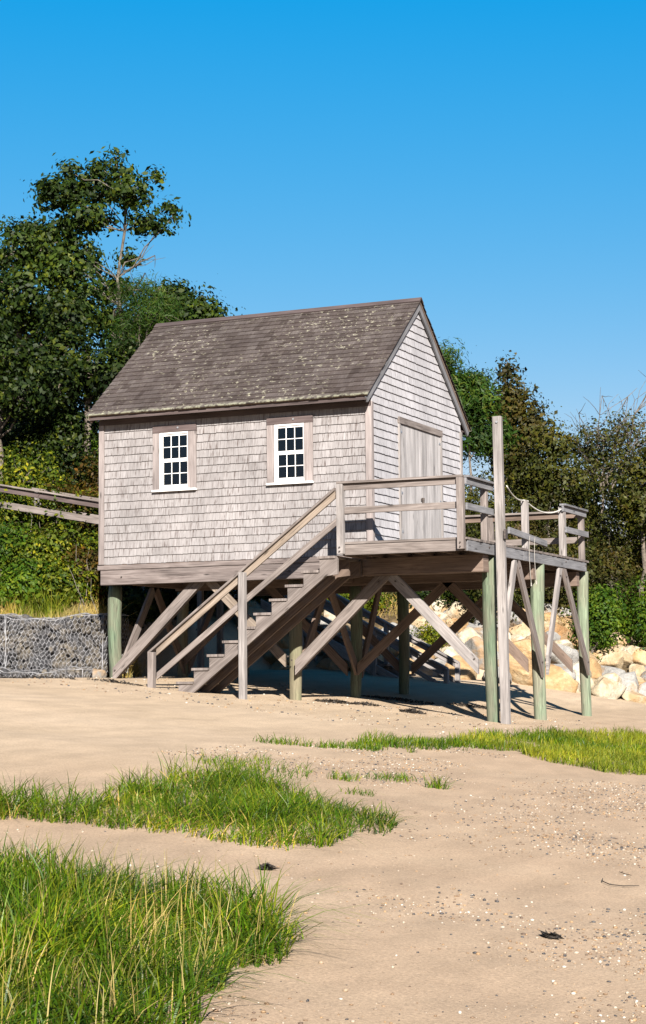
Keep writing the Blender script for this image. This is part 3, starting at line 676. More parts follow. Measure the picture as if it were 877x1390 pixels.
# ------------------------------------------------------------------ stones
def hull_rock(r, seed, sub=3, cuts=14, flat=(1,1,.75)):
    rg = np.random.default_rng(seed); bm = bmesh.new(); bmesh.ops.create_icosphere(bm, subdivisions=sub, radius=1)
    V_ = np.array([v.co[:] for v in bm.verts]); F = [[v.index for v in f.verts] for f in bm.faces]; bm.free()
    for _ in range(cuts):
        n = rg.normal(size=3); n /= np.linalg.norm(n); d = rg.uniform(.48, .86); p = V_ @ n; V_ = V_ - np.outer(np.clip(p-d, 0, None)*.93, n)
    V_ *= 1 + .05*np.sin(V_[:, [1,2,0]]*5 + rg.uniform(0, 6, 3)) + .022*np.sin(V_[:, [2,0,1]]*13 + rg.uniform(0, 6, 3)) + .010*np.sin(V_[:, [1,2,0]]*31)
    V_ *= np.array(flat)*rg.uniform(.85, 1.15, 3)*r
    return V_, np.array(F)
def rot(rg, V_, tilt=.5):
    q = Quaternion((0,0,1), rg.uniform(0, 2*PI)) @ Quaternion((1,0,0), rg.uniform(-tilt, tilt)) @ Quaternion((0,1,0), rg.uniform(-tilt, tilt))
    return V_ @ np.array(q.to_matrix()).T
def rock_mat(name, a_, b_, c_, stain=(.36,.22,.10)):
    t = NT(name); pos = t.n('ShaderNodeNewGeometry').outputs['Position']
    n1 = t.noise(pos, 1.6, 7, .65, .4); n2 = t.noise(pos, 14, 6, .7)
    col = t.ramp(n1, [(.32, a_), (.5, b_), (.66, c_)])
    col = t.mix(1.0, col, t.ramp(n2, [(.3, .78), (.7, 1.14)]), 'MULTIPLY')
    col = t.mix(t.ramp(t.noise(pos, 4.5, 5, .6), [(.62, 0), (.72, .6)]), col, tuple(x*.35 for x in b_))
    col = t.mix(t.ramp(t.noise(pos, 2.3, 5, .6), [(.52, 0), (.64, .75)]), col, stain)
    return t.fin(col, .85, n2, .9, .04, spec=.2)
ROCKS = [('cream', rock_mat('cream_granite', (.36,.27,.15), (.50,.43,.31), (.58,.53,.43))),
         ('ochre', rock_mat('ochre_granite', (.34,.20,.085), (.46,.31,.16), (.56,.46,.30))),
         ('grey', rock_mat('grey_granite', (.21,.20,.185), (.32,.31,.29), (.44,.42,.38))),
         ('tan', rock_mat('tan_granite', (.34,.24,.13), (.46,.36,.23), (.57,.49,.36))),
         ('orange', rock_mat('rusty_orange_granite', (.26,.13,.05), (.38,.22,.10), (.50,.38,.24)))]
# revetment boulders
seg = TOE[2:9]; rb = []
rg = np.random.default_rng(5)
ln = [0]
for p, q in zip(seg[:-1], seg[1:]): ln.append(ln[-1]+np.hypot(*(q-p)))
def along(s_):
    k = min(max(np.searchsorted(ln, s_)-1, 0), len(seg)-2); f = (s_-ln[k])/(ln[k+1]-ln[k]); p = seg[k]+(seg[k+1]-seg[k])*f
    d = (seg[k+1]-seg[k])/np.hypot(*(seg[k+1]-seg[k])); return p, np.array([-d[1], d[0]])
rows = [(.0, .37, 'lowest'), (.42, .38, 'second'), (.85, .36, 'third'), (1.3, .35, 'fourth'), (1.75, .33, 'fifth'), (2.2, .32, 'sixth'), (2.6, .29, 'top')]
idx = 0; SAND = {}
ordn = ['first', 'second', 'third', 'fourth', 'fifth', 'sixth', 'seventh', 'eighth', 'ninth', 'tenth', 'eleventh', 'twelfth', 'thirteenth', 'fourteenth', 'fifteenth', 'sixteenth', 'seventeenth', 'eighteenth', 'nineteenth', 'twentieth']
for d0, r0, rown in rows:
    s_ = .3 + rg.uniform(0, .4); cnt = {}
    while s_ < 15.5:
        r = r0*rg.choice([.68, .85, 1.0, 1.15, 1.3]); p, nn = along(s_); d = d0+rg.uniform(-.18, .18); q = p+nn*d
        V_, F = hull_rock(r*1.12, 100+idx, 4, 15); V_ = rot(rg, V_, .45)
        z = tz(q[0], q[1]) + r*.18 + rg.uniform(-.05, .08)
        ci = int(rg.choice(5, p=[.31, .15, .24, .20, .10]))
        ob = np_mesh('boulder', V_, F, ROCKS[ci][1], None, True, 3); ob.location = (q[0], q[1], z)
        c = cnt.get(ci, 0); cnt[ci] = c+1
        size = 'large' if r > r0*1.1 else ('small' if r < r0*.75 else 'mid-sized')
        tag(ob, f'{size} {ROCKS[ci][0]} boulder, {ordn[min(c,19)]} of its colour from left in {rown} rock row', 'boulder', 'boulders of the rock revetment')
        s_ += r*1.5*rg.uniform(.85, 1.15); idx += 1

# gabions
STONE = rock_mat('gabion_stone', (.030,.030,.034), (.085,.085,.09), (.20,.17,.13), (.12,.10,.07))
def gabion(name, x0, x1, y0, y1, z0, z1, label, cell=.085, bulge=.03, seed=1):
    g = empty(name, ((x0+x1)/2, (y0+y1)/2, z0), label, 'gabion', 'wire gabions at the foot of the bank')
    rg = np.random.default_rng(seed); VV = []; FF = []; k = 0; sp = .14
    base = [hull_rock(1, 900+i, 2, 8, (1,1,.8)) for i in range(8)]
    for x in np.arange(x0+.06, x1, sp):
        for z in np.arange(z0+.05, z1-.02, sp*.8):
            for y in (y0+.07,):
                b_ = base[rg.integers(8)]; r = rg.uniform(.06, .10)
                v = rot(rg, b_[0]*r, 3) + np.array([x+rg.uniform(-.05,.05), y+rg.uniform(-.02,.09), z+rg.uniform(-.035,.035)])
                VV.append(v); FF.append(b_[1]+k); k += len(v)
        for y in np.arange(y0+.15, y1, sp):
            b_ = base[rg.integers(8)]; r = rg.uniform(.06, .1)
            v = rot(rg, b_[0]*r, 3) + np.array([x+rg.uniform(-.05,.05), y, z1-.06+rg.uniform(-.05,.05)+.035*math.sin(x*3.1)])
            VV.append(v); FF.append(b_[1]+k); k += len(v)
    for y in np.arange(y0+.1, y1, sp):
        for z in np.arange(z0+.05, z1-.05, sp*.8):
            b_ = base[rg.integers(8)]; r = rg.uniform(.06, .1)
            v = rot(rg, b_[0]*r, 3) + np.array([x1-.07, y, z]); VV.append(v); FF.append(b_[1]+k); k += len(v)
    st = np_mesh('stone_fill', np.vstack(VV), np.vstack(FF), STONE, g, False, 3); st['kind'] = 'stuff'
    core = MB(); core.box((x0+.1, y0+.12, z0), (x1-.1, y1, z1-.1)); core.build('core', STONE, g)
    wm = MB(); h = cell
    def wire(p, q, r=.0030):
        wm.tube([p, q], [r, r], 3, False)
    def bul(a_, b_): return bulge*(math.sin(a_*5.1+1)*math.cos(b_*7.3)+.5*math.sin(a_*13+b_*9)) - .008
    def pt_front(u, v): return (min(x1, max(x0, u + .03*math.sin(v*9+u*3)+.02*math.sin(u*7+v*21))), y0 - .012 - abs(bul(u, v)), v + .022*math.sin(u*9+v*4)+.012*math.sin(u*23))
    def sag(u): return .035*math.sin(u*3.1)+.02*math.sin(u*8.3+1)
    def pt_top(u, v): return (u, v, z1+sag(u) + .008 + abs(bul(u, v))*.8)
    def pt_side(u, v): return (x1 + .01, u, v)
    for fn, (ua, ub), (va, vb) in ((pt_front, (x0, x1), (z0+.01, z1)), (pt_top, (x0, x1), (y0, y1)), (pt_side, (y0, y1), (z0, z1))):
        dx = cell; dz = cell*.86; r_ = 0; v = va
        while v < vb-dz*.4:
            u = ua + (dx/2 if r_ % 2 else 0)
            while u < ub:
                p0 = fn(min(u, ub), v); p1 = fn(min(u+dx/2, ub), min(v+dz*.55, vb)); p2 = fn(min(u+dx, ub), v); p3 = fn(min(u+dx/2, ub), min(v+dz, vb))
                wire(p0, p1); wire(p1, p2); wire(p1, p3); u += dx
            v += dz; r_ += 1
    for p, q in (((x0,y0-.02,z0), (x0,y0-.02,z1+.02)), ((x1,y0-.02,z0), (x1,y0-.02,z1)), ((x0,y0-.02,z1), (x1,y0-.02,z1)), ((x1,y0,z1), (x1,y1,z1)), ((x0,y0-.02,z0+.01), (x1,y0-.02,z0+.01))):
        n = max(2, int((Vector(q)-Vector(p)).length/.12)); pts = [Vector(p).lerp(Vector(q), i/n) for i in range(n+1)]; pts = [p_ + Vector((random.uniform(-.02,.02), random.uniform(-.015,.01), random.uniform(-.012,.012) + (sag(p_.x) if p_.z > z1-.1 else 0))) for p_ in pts]
        wm.tube(pts, [.0045]*(n+1), 5)
    wm.build('wire_mesh', WIRE, g)
gz0 = tz(-6.5, 1.0)
gabion('gabion_basket', -7.35, -5.42, 1.12, 1.95, gz0+.10, -.80, 'large stone-filled wire gabion beside the leftmost green pile', seed=2)
gabion('gabion_basket', -9.6, -7.38, 1.14, 1.95, gz0+.10, -.78, 'stone-filled wire gabion at the far left edge beyond the upright wire seam', seed=3)
gabion('gabion_basket', -13.4, -9.63, 1.14, 1.95, gz0+.10, -.79, 'stone-filled wire gabion beyond the left edge of the picture', seed=6)
gabion('gabion_mattress', -9.6, -5.62, .82, 1.10, gz0-.1, gz0+.145, 'low wire gabion mattress lying along the sand at the foot of the tall gabions', seed=4, bulge=.05)
V_, F = hull_rock(.14, 77, 3, 8, (1,1,1.3)); ob = np_mesh('stone', V_, F, ROCKS[2][1], None, True, 3); ob.location = (-5.44, .98, gz0+.06); tag(ob, 'rounded grey stone wedged between the low gabion and the leftmost pile', 'stone')

# ------------------------------------------------------------------ vegetation
def leaf_quads(P, N, size, asp=.5):
    """diamond leaves at P with normals N"""
    n = len(P); N = N/np.linalg.norm(N, axis=1, keepdims=True)
    a_ = RNG.normal(size=(n, 3)); T = np.cross(N, a_); T /= np.linalg.norm(T, axis=1, keepdims=True); B = np.cross(N, T)
    s_ = size*np.clip(RNG.lognormal(-.06, .38, (n, 1)), .4, 1.9)
    V_ = np.stack([P - T*s_*.5, P + B*s_*asp*.5 + N*s_*.06, P + T*s_*.5, P - B*s_*asp*.5 + N*s_*.06], 1).reshape(-1, 3)
    return V_
def leaves(name, P, N, size, mat, parent=None, asp=.55):
    V_ = leaf_quads(P, N, size*.88, asp); return np_mesh(name, V_, np.arange(len(V_)).reshape(-1, 4), mat, parent)
def blob_leaves(blobs, n, clump, per, up=.35):
    """leaves gathered in clumps over the shells of ellipsoid blobs"""
    P = []; N = []; tips = []
    vol = np.array([b[1][0]*b[1][1]*b[1][2] for b in blobs])**.67; vol = vol/vol.sum()
    for (c, r), wv in zip(blobs, vol):
        k = max(4, int(n*1.3*wv/per)); d = RNG.normal(size=(k, 3)); d /= np.linalg.norm(d, axis=1, keepdims=True)
        rad = RNG.uniform(.45, 1.08, (k, 1)); c = np.array(c); r = np.array(r)
        cc = c + d*r*rad; tips.append((c, cc))
        sz = clump*RNG.uniform(.5, 1.5, (k, 1, 1)); off = RNG.normal(size=(k, per, 3))*sz*np.array([1, 1, .7])
        p = (cc[:, None, :] + off).reshape(-1, 3)
        nn = np.repeat(d, per, 0)*.7 + off.reshape(-1, 3)/clump*.5 + RNG.normal(size=(len(p), 3))*.55 + np.array([0, 0, up]); P.append(p); N.append(nn)
    return np.vstack(P), np.vstack(N), tips
def limb(mb, a_, b_, r0, r1, n=5, wob=.08, sides=6):
    a_ = Vector(a_); b_ = Vector(b_); Lg = (b_-a_).length; pts = []
    for i in range(n+1):
        p = a_.lerp(b_, i/n)
        if 0 < i < n: p += Vector([random.uniform(-1, 1)*wob*Lg for _ in range(3)])
        pts.append(p)
    mb.tube(pts, [r0+(r1-r0)*i/n for i in range(n+1)], sides, False); return pts
def tree(name, x, y, label, cat, blobs, n, leafsz, mat, clump=.22, per=40, tr=.14, bark=BARK, group=None, asp=.55, trunk_top=None, twig=.012, z0=None, ntw=10):
    z = (tz(x, y) if z0 is None else z0) - .1; t = empty(name, (x, y, z), label, cat, group)
    blobs = [(np.array([x+b[0], y+b[1], b[2]]), np.array(b[3:6])) for b in blobs]   # heights above the datum of the house floor
    P, N, tips = blob_leaves(blobs, n, clump, per)
    leaves('crown', P, N, leafsz, mat, t, asp)
    mb = MB(); top = max(b[0][2] for b in blobs); tt = Vector(trunk_top) if trunk_top else Vector((x, y, z + (top-z)*.75))
    tp_ = limb(mb, (x, y, z), tt, tr, tr*.45, 8, .02, 9)
    for (c, cc) in tips:
        # leave the trunk below the clump
        hd_ = math.hypot(c[0]-tp_[4].x, c[1]-tp_[4].y); k = min(range(len(tp_)), key=lambda i: abs(tp_[i].z - (c[2] - .7*hd_ - .15))); st = tp_[max(1, k)]
        limb(mb, st, c, tr*.30, tr*.14, 4, .07, 6)
        sel = RNG.choice(len(cc), min(len(cc), ntw), replace=False)
        for q in sel: limb(mb, c, cc[q], tr*.16, twig*.5, 3, .08, 4)
    mb.build('trunk', bark, t, smooth=True); return t

def shrub(x, y, rx, ry, h, mat, label, n=2600, sz=.07, clump=.13, per=26, group='shrubs on the bank', name='shrub', lobes=5, asp=.55, cat='shrub'):
    z = tz(x, y)-.05; t = empty(name, (x, y, z), label, cat, group); bl = []
    for k in range(lobes):
        th = random.uniform(0, 2*PI); q = random.uniform(.15, .6); hh = h*random.uniform(.35, .62)
        bl.append((np.array([x+math.cos(th)*rx*q, y+math.sin(th)*ry*q, z+hh]), np.array([rx*random.uniform(.4, .65), ry*random.uniform(.4, .65), h*random.uniform(.3, .42)])))
    P, N, tips = blob_leaves(bl, n, clump, per); leaves('foliage', P, N, sz, mat, t, asp)
    mb = MB()
    for c, cc in tips:
        limb(mb, (x+random.uniform(-.1,.1), y+random.uniform(-.1,.1), z), c, .03, .014, 4, .06, 5)
        for q in RNG.choice(len(cc), min(5, len(cc)), replace=False): limb(mb, c, cc[q], .012, .004, 3, .08, 3)
    mb.build('stems', BARK, t); return t
#VEG
TG = 'trees behind the boathouse'
BL = dict(
tall=[(-1.0,0,9.62,.65,.53,.41),(-.31,.5,9.83,.60,.52,.41),(1.05,-.3,9.32,.44,.43,.40),(1.2,0,8.74,.33,.30,.25),(-.21,0,8.95,.60,.5,.33),(-1.28,.3,8.84,.52,.43,.30),(-1.8,0,8.92,.38,.29,.2),(-.6,.2,8.21,.5,.46,.3),(-.1,.6,7.4,.35,.4,.25),(.1,.3,6.6,.3,.4,.25),(1.62,0,8.55,.22,.2,.10),(1.75,.1,9.0,.2,.2,.12),(-.75,0,10.15,.16,.2,.2),(-.1,.3,10.25,.22,.2,.14),(-2.2,0,8.7,.2,.2,.12),(.55,0,9.9,.3,.3,.16),(.7,.2,8.0,.26,.25,.14),(.45,.2,7.3,.2,.25,.2),(-.9,0,7.7,.4,.4,.22),(-1.5,0,9.9,.14,.2,.16),(.35,.2,10.35,.14,.2,.16),(1.95,0,8.75,.12,.2,.08),(-2.5,0,9.0,.14,.2,.1),(-2.7,.2,8.4,.2,.2,.15),(1.45,0,9.75,.15,.2,.12),(-.3,.2,7.9,.3,.3,.2)],
oakL=[(-.23,0,7.86,.57,.57,.57),(.18,.6,8.03,.58,.58,.58),(1.25,0,7.19,.66,.61,.56),(.41,-.5,6.76,.74,.67,.59),(.61,.4,6.4,.77,.67,.57),(-.51,0,6.26,.67,.67,.67),(1.64,0,6.4,.49,.53,.56),(-1.1,.3,7.3,.6,.6,.6)],
oakL2=[(-.6,0,6.0,.54,.56,.54),(.9,3.4,6.6,.5,.52,.48),(1.4,3.2,5.6,.54,.52,.45),(-.38,-.3,5.16,.67,.6,.54),(.36,-.3,4.62,.69,.58,.47),(1.0,0,4.93,.44,.44,.44),(-.9,0,4.7,.6,.5,.5)],
farL=[(.09,0,4.98,.66,.62,.57),(.57,.4,4.84,.7,.62,.54),(1.48,0,4.39,.56,.5,.44),(.7,-.5,4.14,.68,.56,.43),(-.4,0,5.6,.6,.6,.5)],
midback=[(-.19,0,6.82,.40,.4,.36),(.06,.4,6.78,.40,.38,.33),(.47,0,6.25,.52,.46,.39),(-.1,0,6.13,.5,.49,.43),(-.38,0,5.66,.43,.41,.40)],
rightof=[(-.19,0,6.95,.37,.34,.31),(.2,0,6.53,.44,.37,.31),(-.55,.3,6.47,.41,.38,.34),(.37,.4,6.58,.31,.26,.2),(.86,0,6.41,.22,.19,.17),(.33,0,6.17,.51,.39,.27)],
pineR=[(.07,0,5.83,.25,.29,.32),(.06,.3,5.32,.4,.36,.33),(.03,0,4.55,.47,.49,.5),(-.2,.2,3.7,.6,.5,.5)],
greenR=[(-.22,0,4.99,.38,.31,.24),(.05,.3,5.07,.39,.32,.25),(.33,0,4.6,.42,.37,.31),(-.14,0,4.37,.52,.45,.38),(.3,.2,3.8,.6,.5,.5)],
spireR=[(.03,0,6.0,.10,.12,.22),(.03,0,5.7,.2,.2,.24),(.06,0,5.3,.38,.37,.30),(.24,.2,4.95,.50,.46,.38),(-.12,-.2,4.64,.55,.48,.41),(.48,0,4.34,.55,.5,.44),(.08,0,3.81,.78,.67,.55),(.3,0,3.1,.8,.7,.6)],
massR=[(-.03,0,3.81,.47,.43,.39),(.21,.4,3.62,.43,.4,.36),(-.14,0,3.09,.72,.61,.5),(.41,0,2.7,.68,.61,.53),(-.4,0,2.3,.7,.6,.5)],
bare=[(.08,0,3.85,.72,.67,.62),(-.48,.3,3.73,.59,.53,.48),(.64,0,4.0,.54,.58,.61),(.53,0,3.28,.61,.54,.47),(-.31,0,3.14,.65,.54,.44)],
R4=[(.12,0,2.95,.53,.46,.39),(-.17,0,2.44,.67,.58,.49),(.4,0,3.46,.45,.45,.45),(.2,0,1.9,.7,.6,.5)])
t = tree('oak_tree', -10.56, 10, 'tall open-crowned tree with pale bare trunk rising highest above the left bank', 'tree', [(a_-.34, b_, c_-.22, d_, e_, f_) for a_, b_, c_, d_, e_, f_ in BL['tall']], 10500, .125, L_OAK, .12, 20, .06, BARKM, TG, trunk_top=(-10.15, 10, 9.2), ntw=16)
mb = MB()
for p, q in (((-10.5,10,6.3), (-9.6,9.9,7.3)), ((-10.5,10,6.4), (-9.35,10.1,6.9)), ((-10.2,10,7.4), (-9.4,10,7.7))):
    pts = limb(mb, p, q, .035, .012, 5, .07, 5)
    for z_ in range(5): limb(mb, pts[random.randint(2,5)], Vector(q)+Vector((random.uniform(-.35,.35), random.uniform(-.3,.3), random.uniform(-.3,.35))), .012, .004, 3, .08, 3)
mb.build('dead_branches', BARKM, t)
tree('oak_tree', -12.37, 9, 'broad dark oak crown at the left edge of the picture, below the tall tree', 'tree', BL['oakL'], 9500, .13, L_OAK, .2, 32, .14, BARK, TG)
tree('oak_tree', -9.92, 8, 'dense dark oak in front of the pale trunk, left of the roof', 'tree', BL['oakL2'], 7500, .12, L_DARK, .18, 32, .11, BARK, TG)
tree('oak_tree', -11.51, 7, 'low dark spreading tree at the left edge, under the broad oak', 'tree', BL['farL'], 7000, .12, L_DARK, .18, 32, .10, BARK, TG)
tree('pine_tree', -9.5, 9.5, 'mid-sized pine with bright needles just left of the roof ridge end', 'tree', BL['midback'], 7000, .15, L_PINE, .16, 34, .08, BARK, TG, .10)
tree('oak_tree', -9.29, 11, 'small green tree showing above the left part of the roof ridge', 'tree', BL['rightof'], 5200, .12, L_OAK, .15, 30, .07, BARK, TG)
tree('pine_tree', -4.7, 16, 'narrow pine showing just right of the gable roof slope', 'tree', BL['pineR'], 9500, .14, L_PINE, .15, 34, .05, BARK, TG, .2)
tree('pine_tree', -3.7, 15, 'light green round-topped pine between the gable and the pointed bronze tree', 'tree', BL['greenR'], 9500, .14, L_PINE, .15, 34, .05, BARK, TG, .25)
tree('spire_tree', -3.74, 18, 'pointed bronze-brown tree standing behind the tall pale post', 'tree', BL['spireR'], 8500, .12, L_BROWN, .17, 30, .09, BARK, TG)
tree('oak_tree', -2.44, 17, 'rounded olive tree right of the pointed bronze tree', 'tree', BL['massR'], 6500, .10, L_OLIVE, .17, 28, .08, BARK, TG)
t = tree('sparse_tree', -1.36, 18, 'thin half-bare tree with sparse leaves against the sky at right', 'tree', BL['bare'], 4600, .075, L_OLIVE, .14, 9, .06, BARK, TG, ntw=34, twig=.009)
mb = MB()
for q in ((-1.9,18,4.6), (-1.3,18,5.0), (-.6,17.8,4.9), (.05,18,5.2), (-.9,18.2,4.4), (-2.2,18,4.0), (-.2,18,4.3), (.5,18,4.6)):
    pts = limb(mb, (-1.36+random.uniform(-.2,.3), 18, 2.6), q, .022, .006, 6, .05, 5)
    for z_ in range(14): limb(mb, pts[random.randint(2,6)], Vector(pts[random.randint(3,6)])+Vector((random.uniform(-.4,.4), random.uniform(-.4,.4), random.uniform(-.1,.35))), .010, .004, 3, .07, 3)
mb.build('bare_branches', BARK, t)
tree('oak_tree', -.15, 17, 'dark olive tree cut by the right edge of the picture', 'tree', BL['R4'], 5500, .10, L_OLIVE, .17, 28, .08, BARK, TG)
# a second rank farther back
for (x, y, top, wd, mat, lab) in ((-15.5,13,7.6,1.5,L_DARK,'far dark tree behind the broad left oak'), (-12.7,14,7.9,1.5,L_DARK,'far dark tree directly behind the pale trunk'), (-11.2,13.5,7.5,1.2,L_DARK,'far dark tree between the pale trunk and the pine'), (-13.5,11,6.6,1.3,L_OAK,'shadowed tree filling the gap behind the left oaks'), (-6.5,19,3.6,1.3,L_DARK,'dark tree hidden behind the boathouse gable'), (-3.0,21,4.0,1.4,L_DARK,'far dark tree behind the pointed bronze tree'), (-1.2,22,3.3,1.3,L_OLIVE,'far olive tree behind the thin half-bare tree'), (1.2,20,2.8,1.4,L_OLIVE,'far olive tree beyond the right edge of the deck'), (-15.0,6.5,5.6,1.5,L_OAK,'oak on the bank beyond the left edge of the picture'), (-17.5,9.5,7.0,1.6,L_DARK,'dark tree on the bank far beyond the left edge'), (2.8,23,3.0,1.5,L_OLIVE,'olive tree beyond the right edge of the picture'), (4.5,27,3.4,1.6,L_DARK,'dark tree far beyond the right edge of the picture')):
    bl = [(random.uniform(-.6,.6)*wd, random.uniform(-.5,.5)*wd, top-.5*wd-k*.35*wd, wd*.55, wd*.55, wd*.42) for k in range(6)]
    tree('background_tree', x, y, lab, 'tree', bl, 5500, .15, mat, .22, 30, .1, BARK, TG, ntw=5)

SG = 'shrubs on the bank'
def sh2(x, y, top, rx, mat, lab, n=2800, sz=.07, name='shrub', **k):
    shrub(x, y, rx, rx*.8, max(.5, top - tz(x, y)), mat, lab, n, sz, name=name, group=SG, **k)
for a_ in (
 (-9.27,4.6,2.25,1.3,L_VINE,'vine-covered mound above the gangway handrail near the left edge'),
 (-9.75,6.2,3.1,1.4,L_VINE,'yellow-green vine mound high on the bank under the dark trees'),
 (-8.26,5.9,2.55,1.1,L_VINE,'yellow-green vine mound between the upper gangway rail and the eave'),
 (-8.9,7.0,3.0,1.1,L_REDV,'reddish brown tangled bush beside the left wall near the eave'),
 (-11.04,8,4.1,1.2,L_DARK,'dark bush under the broad oak at the left'),
 (-10.22,8.5,4.2,1.2,L_GREEN,'green bush just left of the roof eave corner'),
 (-12.0,8,3.9,1.3,L_DARK,'dark bush at the upper left edge of the bank'),
 (-8.6,3.0,1.15,1.0,L_GREEN,'leafy green bush below the gangway rail near the left edge'),
 (-7.5,3.1,1.05,.9,L_VINE,'leafy bush below the gangway beside the left wall'),
 (-7.9,2.5,.35,.8,L_GREEN,'low bright green bush above the far left gabion'),
 (-6.9,2.5,.35,.65,L_VINE,'low vine bush above the gabion near the leftmost pile'),
 (-7.2,4.1,1.3,.8,L_VINE,'dark green bush behind the left end of the house')):
    sh2(*a_, n=5200, sz=.085)
for a_ in ((-6.5,5.2,.2,.9,L_DARK,'added dark bush deepening the shade under the gangway'), (-6.3,3.4,-.1,.7,L_DARK,'added dark bush deepening the shade behind the left piles'), (-6.8,7.6,.9,1.1,L_DARK,'added dark bush behind the top of the rear staircase'), (-6.2,9.2,.6,1.0,L_OLIVE,'added shaded bush behind the rear staircase')):  # bushes added as fill to darken the view beneath the house
    sh2(*a_, n=3600, sz=.09)
for a_ in (
 (-3.15,13,2.75,1.3,L_OLIVE,'tall olive thicket seen between the house and the tall post'),
 (-2.39,12.2,1.7,1.1,L_OLIVE,'olive thicket behind the corner of the deck railing'),
 (-2.8,12.2,.95,1.0,L_DARK,'dark thicket behind the deck near the gable corner'),
 (-5.16,17,3.3,1.3,L_DARK,'dark tall thicket close behind the gable wall'),
 (-2.56,16,2.7,1.2,L_BROWN,'bronze thicket behind the rope and deck post'),
 (-1.94,14,1.5,1.1,L_BROWN,'bronze brown thicket behind the far deck railing'),
 (-1.39,15,1.3,1.1,L_OLIVE,'olive thicket just right of the deck end'),
 (-1.42,17,2.2,1.2,L_OLIVE,'olive thicket below the half-bare tree'),
 (-.26,16,1.7,1.1,L_BROWN,'brownish thicket at the right edge, above the bright green weeds'),
 (.27,15.5,.5,.9,L_GREEN,'bright green weedy bush low at the right edge'),
 (-.6,15.2,.45,.8,L_GREEN,'bright green leafy bush beside the dark rounded bush'),
 (-3.9,12.6,.25,.9,L_DARK,'low dark green bush seen under the deck, left one'),
 (-2.9,12.9,.3,.8,L_DARK,'low dark green bush seen under the deck, right one'),
 (-5.4,11.6,.15,.9,L_VINE,'bush seen low between the stairs and the middle piles'),
 (-2.2,13.2,.1,.6,L_OLIVE,'small olive bush between the right piles')):
    sh2(*a_, n=5200, sz=.08)
for a_ in ((-3.6,15.5,3.5,1.2,L_OLIVE,'tall thicket filling the gap right of the gable'), (-1.0,18.6,3.0,1.3,L_BROWN,'bronze thicket at the foot of the half-bare tree'), (.1,18.2,2.8,1.2,L_OLIVE,'olive thicket under the tree cut by the right edge'), (-2.2,17.8,3.2,1.2,L_OLIVE,'tall olive thicket under the rounded tree'), (-4.6,14.2,1.6,1.1,L_DARK,'dark thicket seen low behind the gable corner')):
    sh2(*a_, n=5200, sz=.08)
for a_ in ((-9.7,7.6,4.7,1.1,L_DARK,'dark bush above the eave corner, under the dense oak'), (-11.3,8.6,5.0,1.5,L_DARK,'dark bush mass beneath the broad oak'), (-10.3,9.6,5.3,1.3,L_DARK,'dark bush at the base of the pale trunk'), (-13,8.5,5.0,1.4,L_DARK,'dark bush at the picture edge under the broad oak')):
    sh2(*a_, n=5200, sz=.10)
for a_ in ((-8.0,3.6,1.0,.8,L_OLIVE,'dull olive bush in the middle of the left bank under the gangway'), (-9.3,3.6,.9,.9,L_OLIVE,'dull olive bush at the left edge under the gangway'), (-6.7,3.0,.65,.6,L_REDV,'reddish tangled bush low beside the left wall'), (-8.8,5.4,2.35,.8,L_REDV,'rusty brown bush just above the upper gangway rail')):
    sh2(*a_, n=4200, sz=.085)
mb = MB()
for k in range(60):
    x0 = random.uniform(-10.5, -5.9); y0_ = random.uniform(1.7, 6); z0_ = tz(x0, y0_)+.1; hh = random.uniform(.4, 1.1)
    limb(mb, (x0, y0_, z0_), (x0+random.uniform(-.4,.4), y0_-random.uniform(0,.4), z0_+hh), .008, .003, 4, .06, 4)
st_ = mb.build('dead_stems', BARKL); tag(st_, 'thin dead grey stems standing among the creepers on the left bank', 'dead stems', kind='stuff')
sh2(-.55,13.6,.36,.78,L_GREEN,'dense dark green rounded bush right of the last deck pile', n=5200, sz=.08)
sh2(-3.25,10.7,-.62,.36,L_VINE,'small green bush growing among the boulders under the deck', n=1600, sz=.06)

# ground cover on the bank (uncountable)
def scatter_cover(name, box, n, hmax, size, mat, label, cat, mask, asp=.55):
    x = RNG.uniform(box[0], box[1], n); y = RNG.uniform(box[2], box[3], n); d = toe_dist(x, y); keep = mask(x, y, d); x, y = x[keep], y[keep]
    z = terrain(x, y) + RNG.uniform(0, 1, len(x))**1.2*hmax*(.3 + 1.2*vnoise(x, y, 1.6, 4))
    N = RNG.normal(size=(len(x), 3))*.6 + np.array([.15, -.45, .7]); o = leaves(name, np.stack([x, y, z], 1), N, size, mat, None, asp)
    tag(o, label, cat, kind='stuff'); return o
scatter_cover('ground_cover', (-21, -5.7, 1.9, 12), 85000, .55, .075, L_VINE, 'yellow-green creepers and vines covering the left bank', 'ground cover', lambda x, y, d: (d > .9) & (RNG.uniform(0, 1, len(x)) < .25+.9*vnoise(x, y, .9, 8)))
scatter_cover('ground_cover', (-6.5, 5, 9, 22), 42000, .35, .07, L_OLIVE, 'low olive and brown scrub covering the slope behind the rocks', 'ground cover', lambda x, y, d: (d > 2.7) & (d < 8))

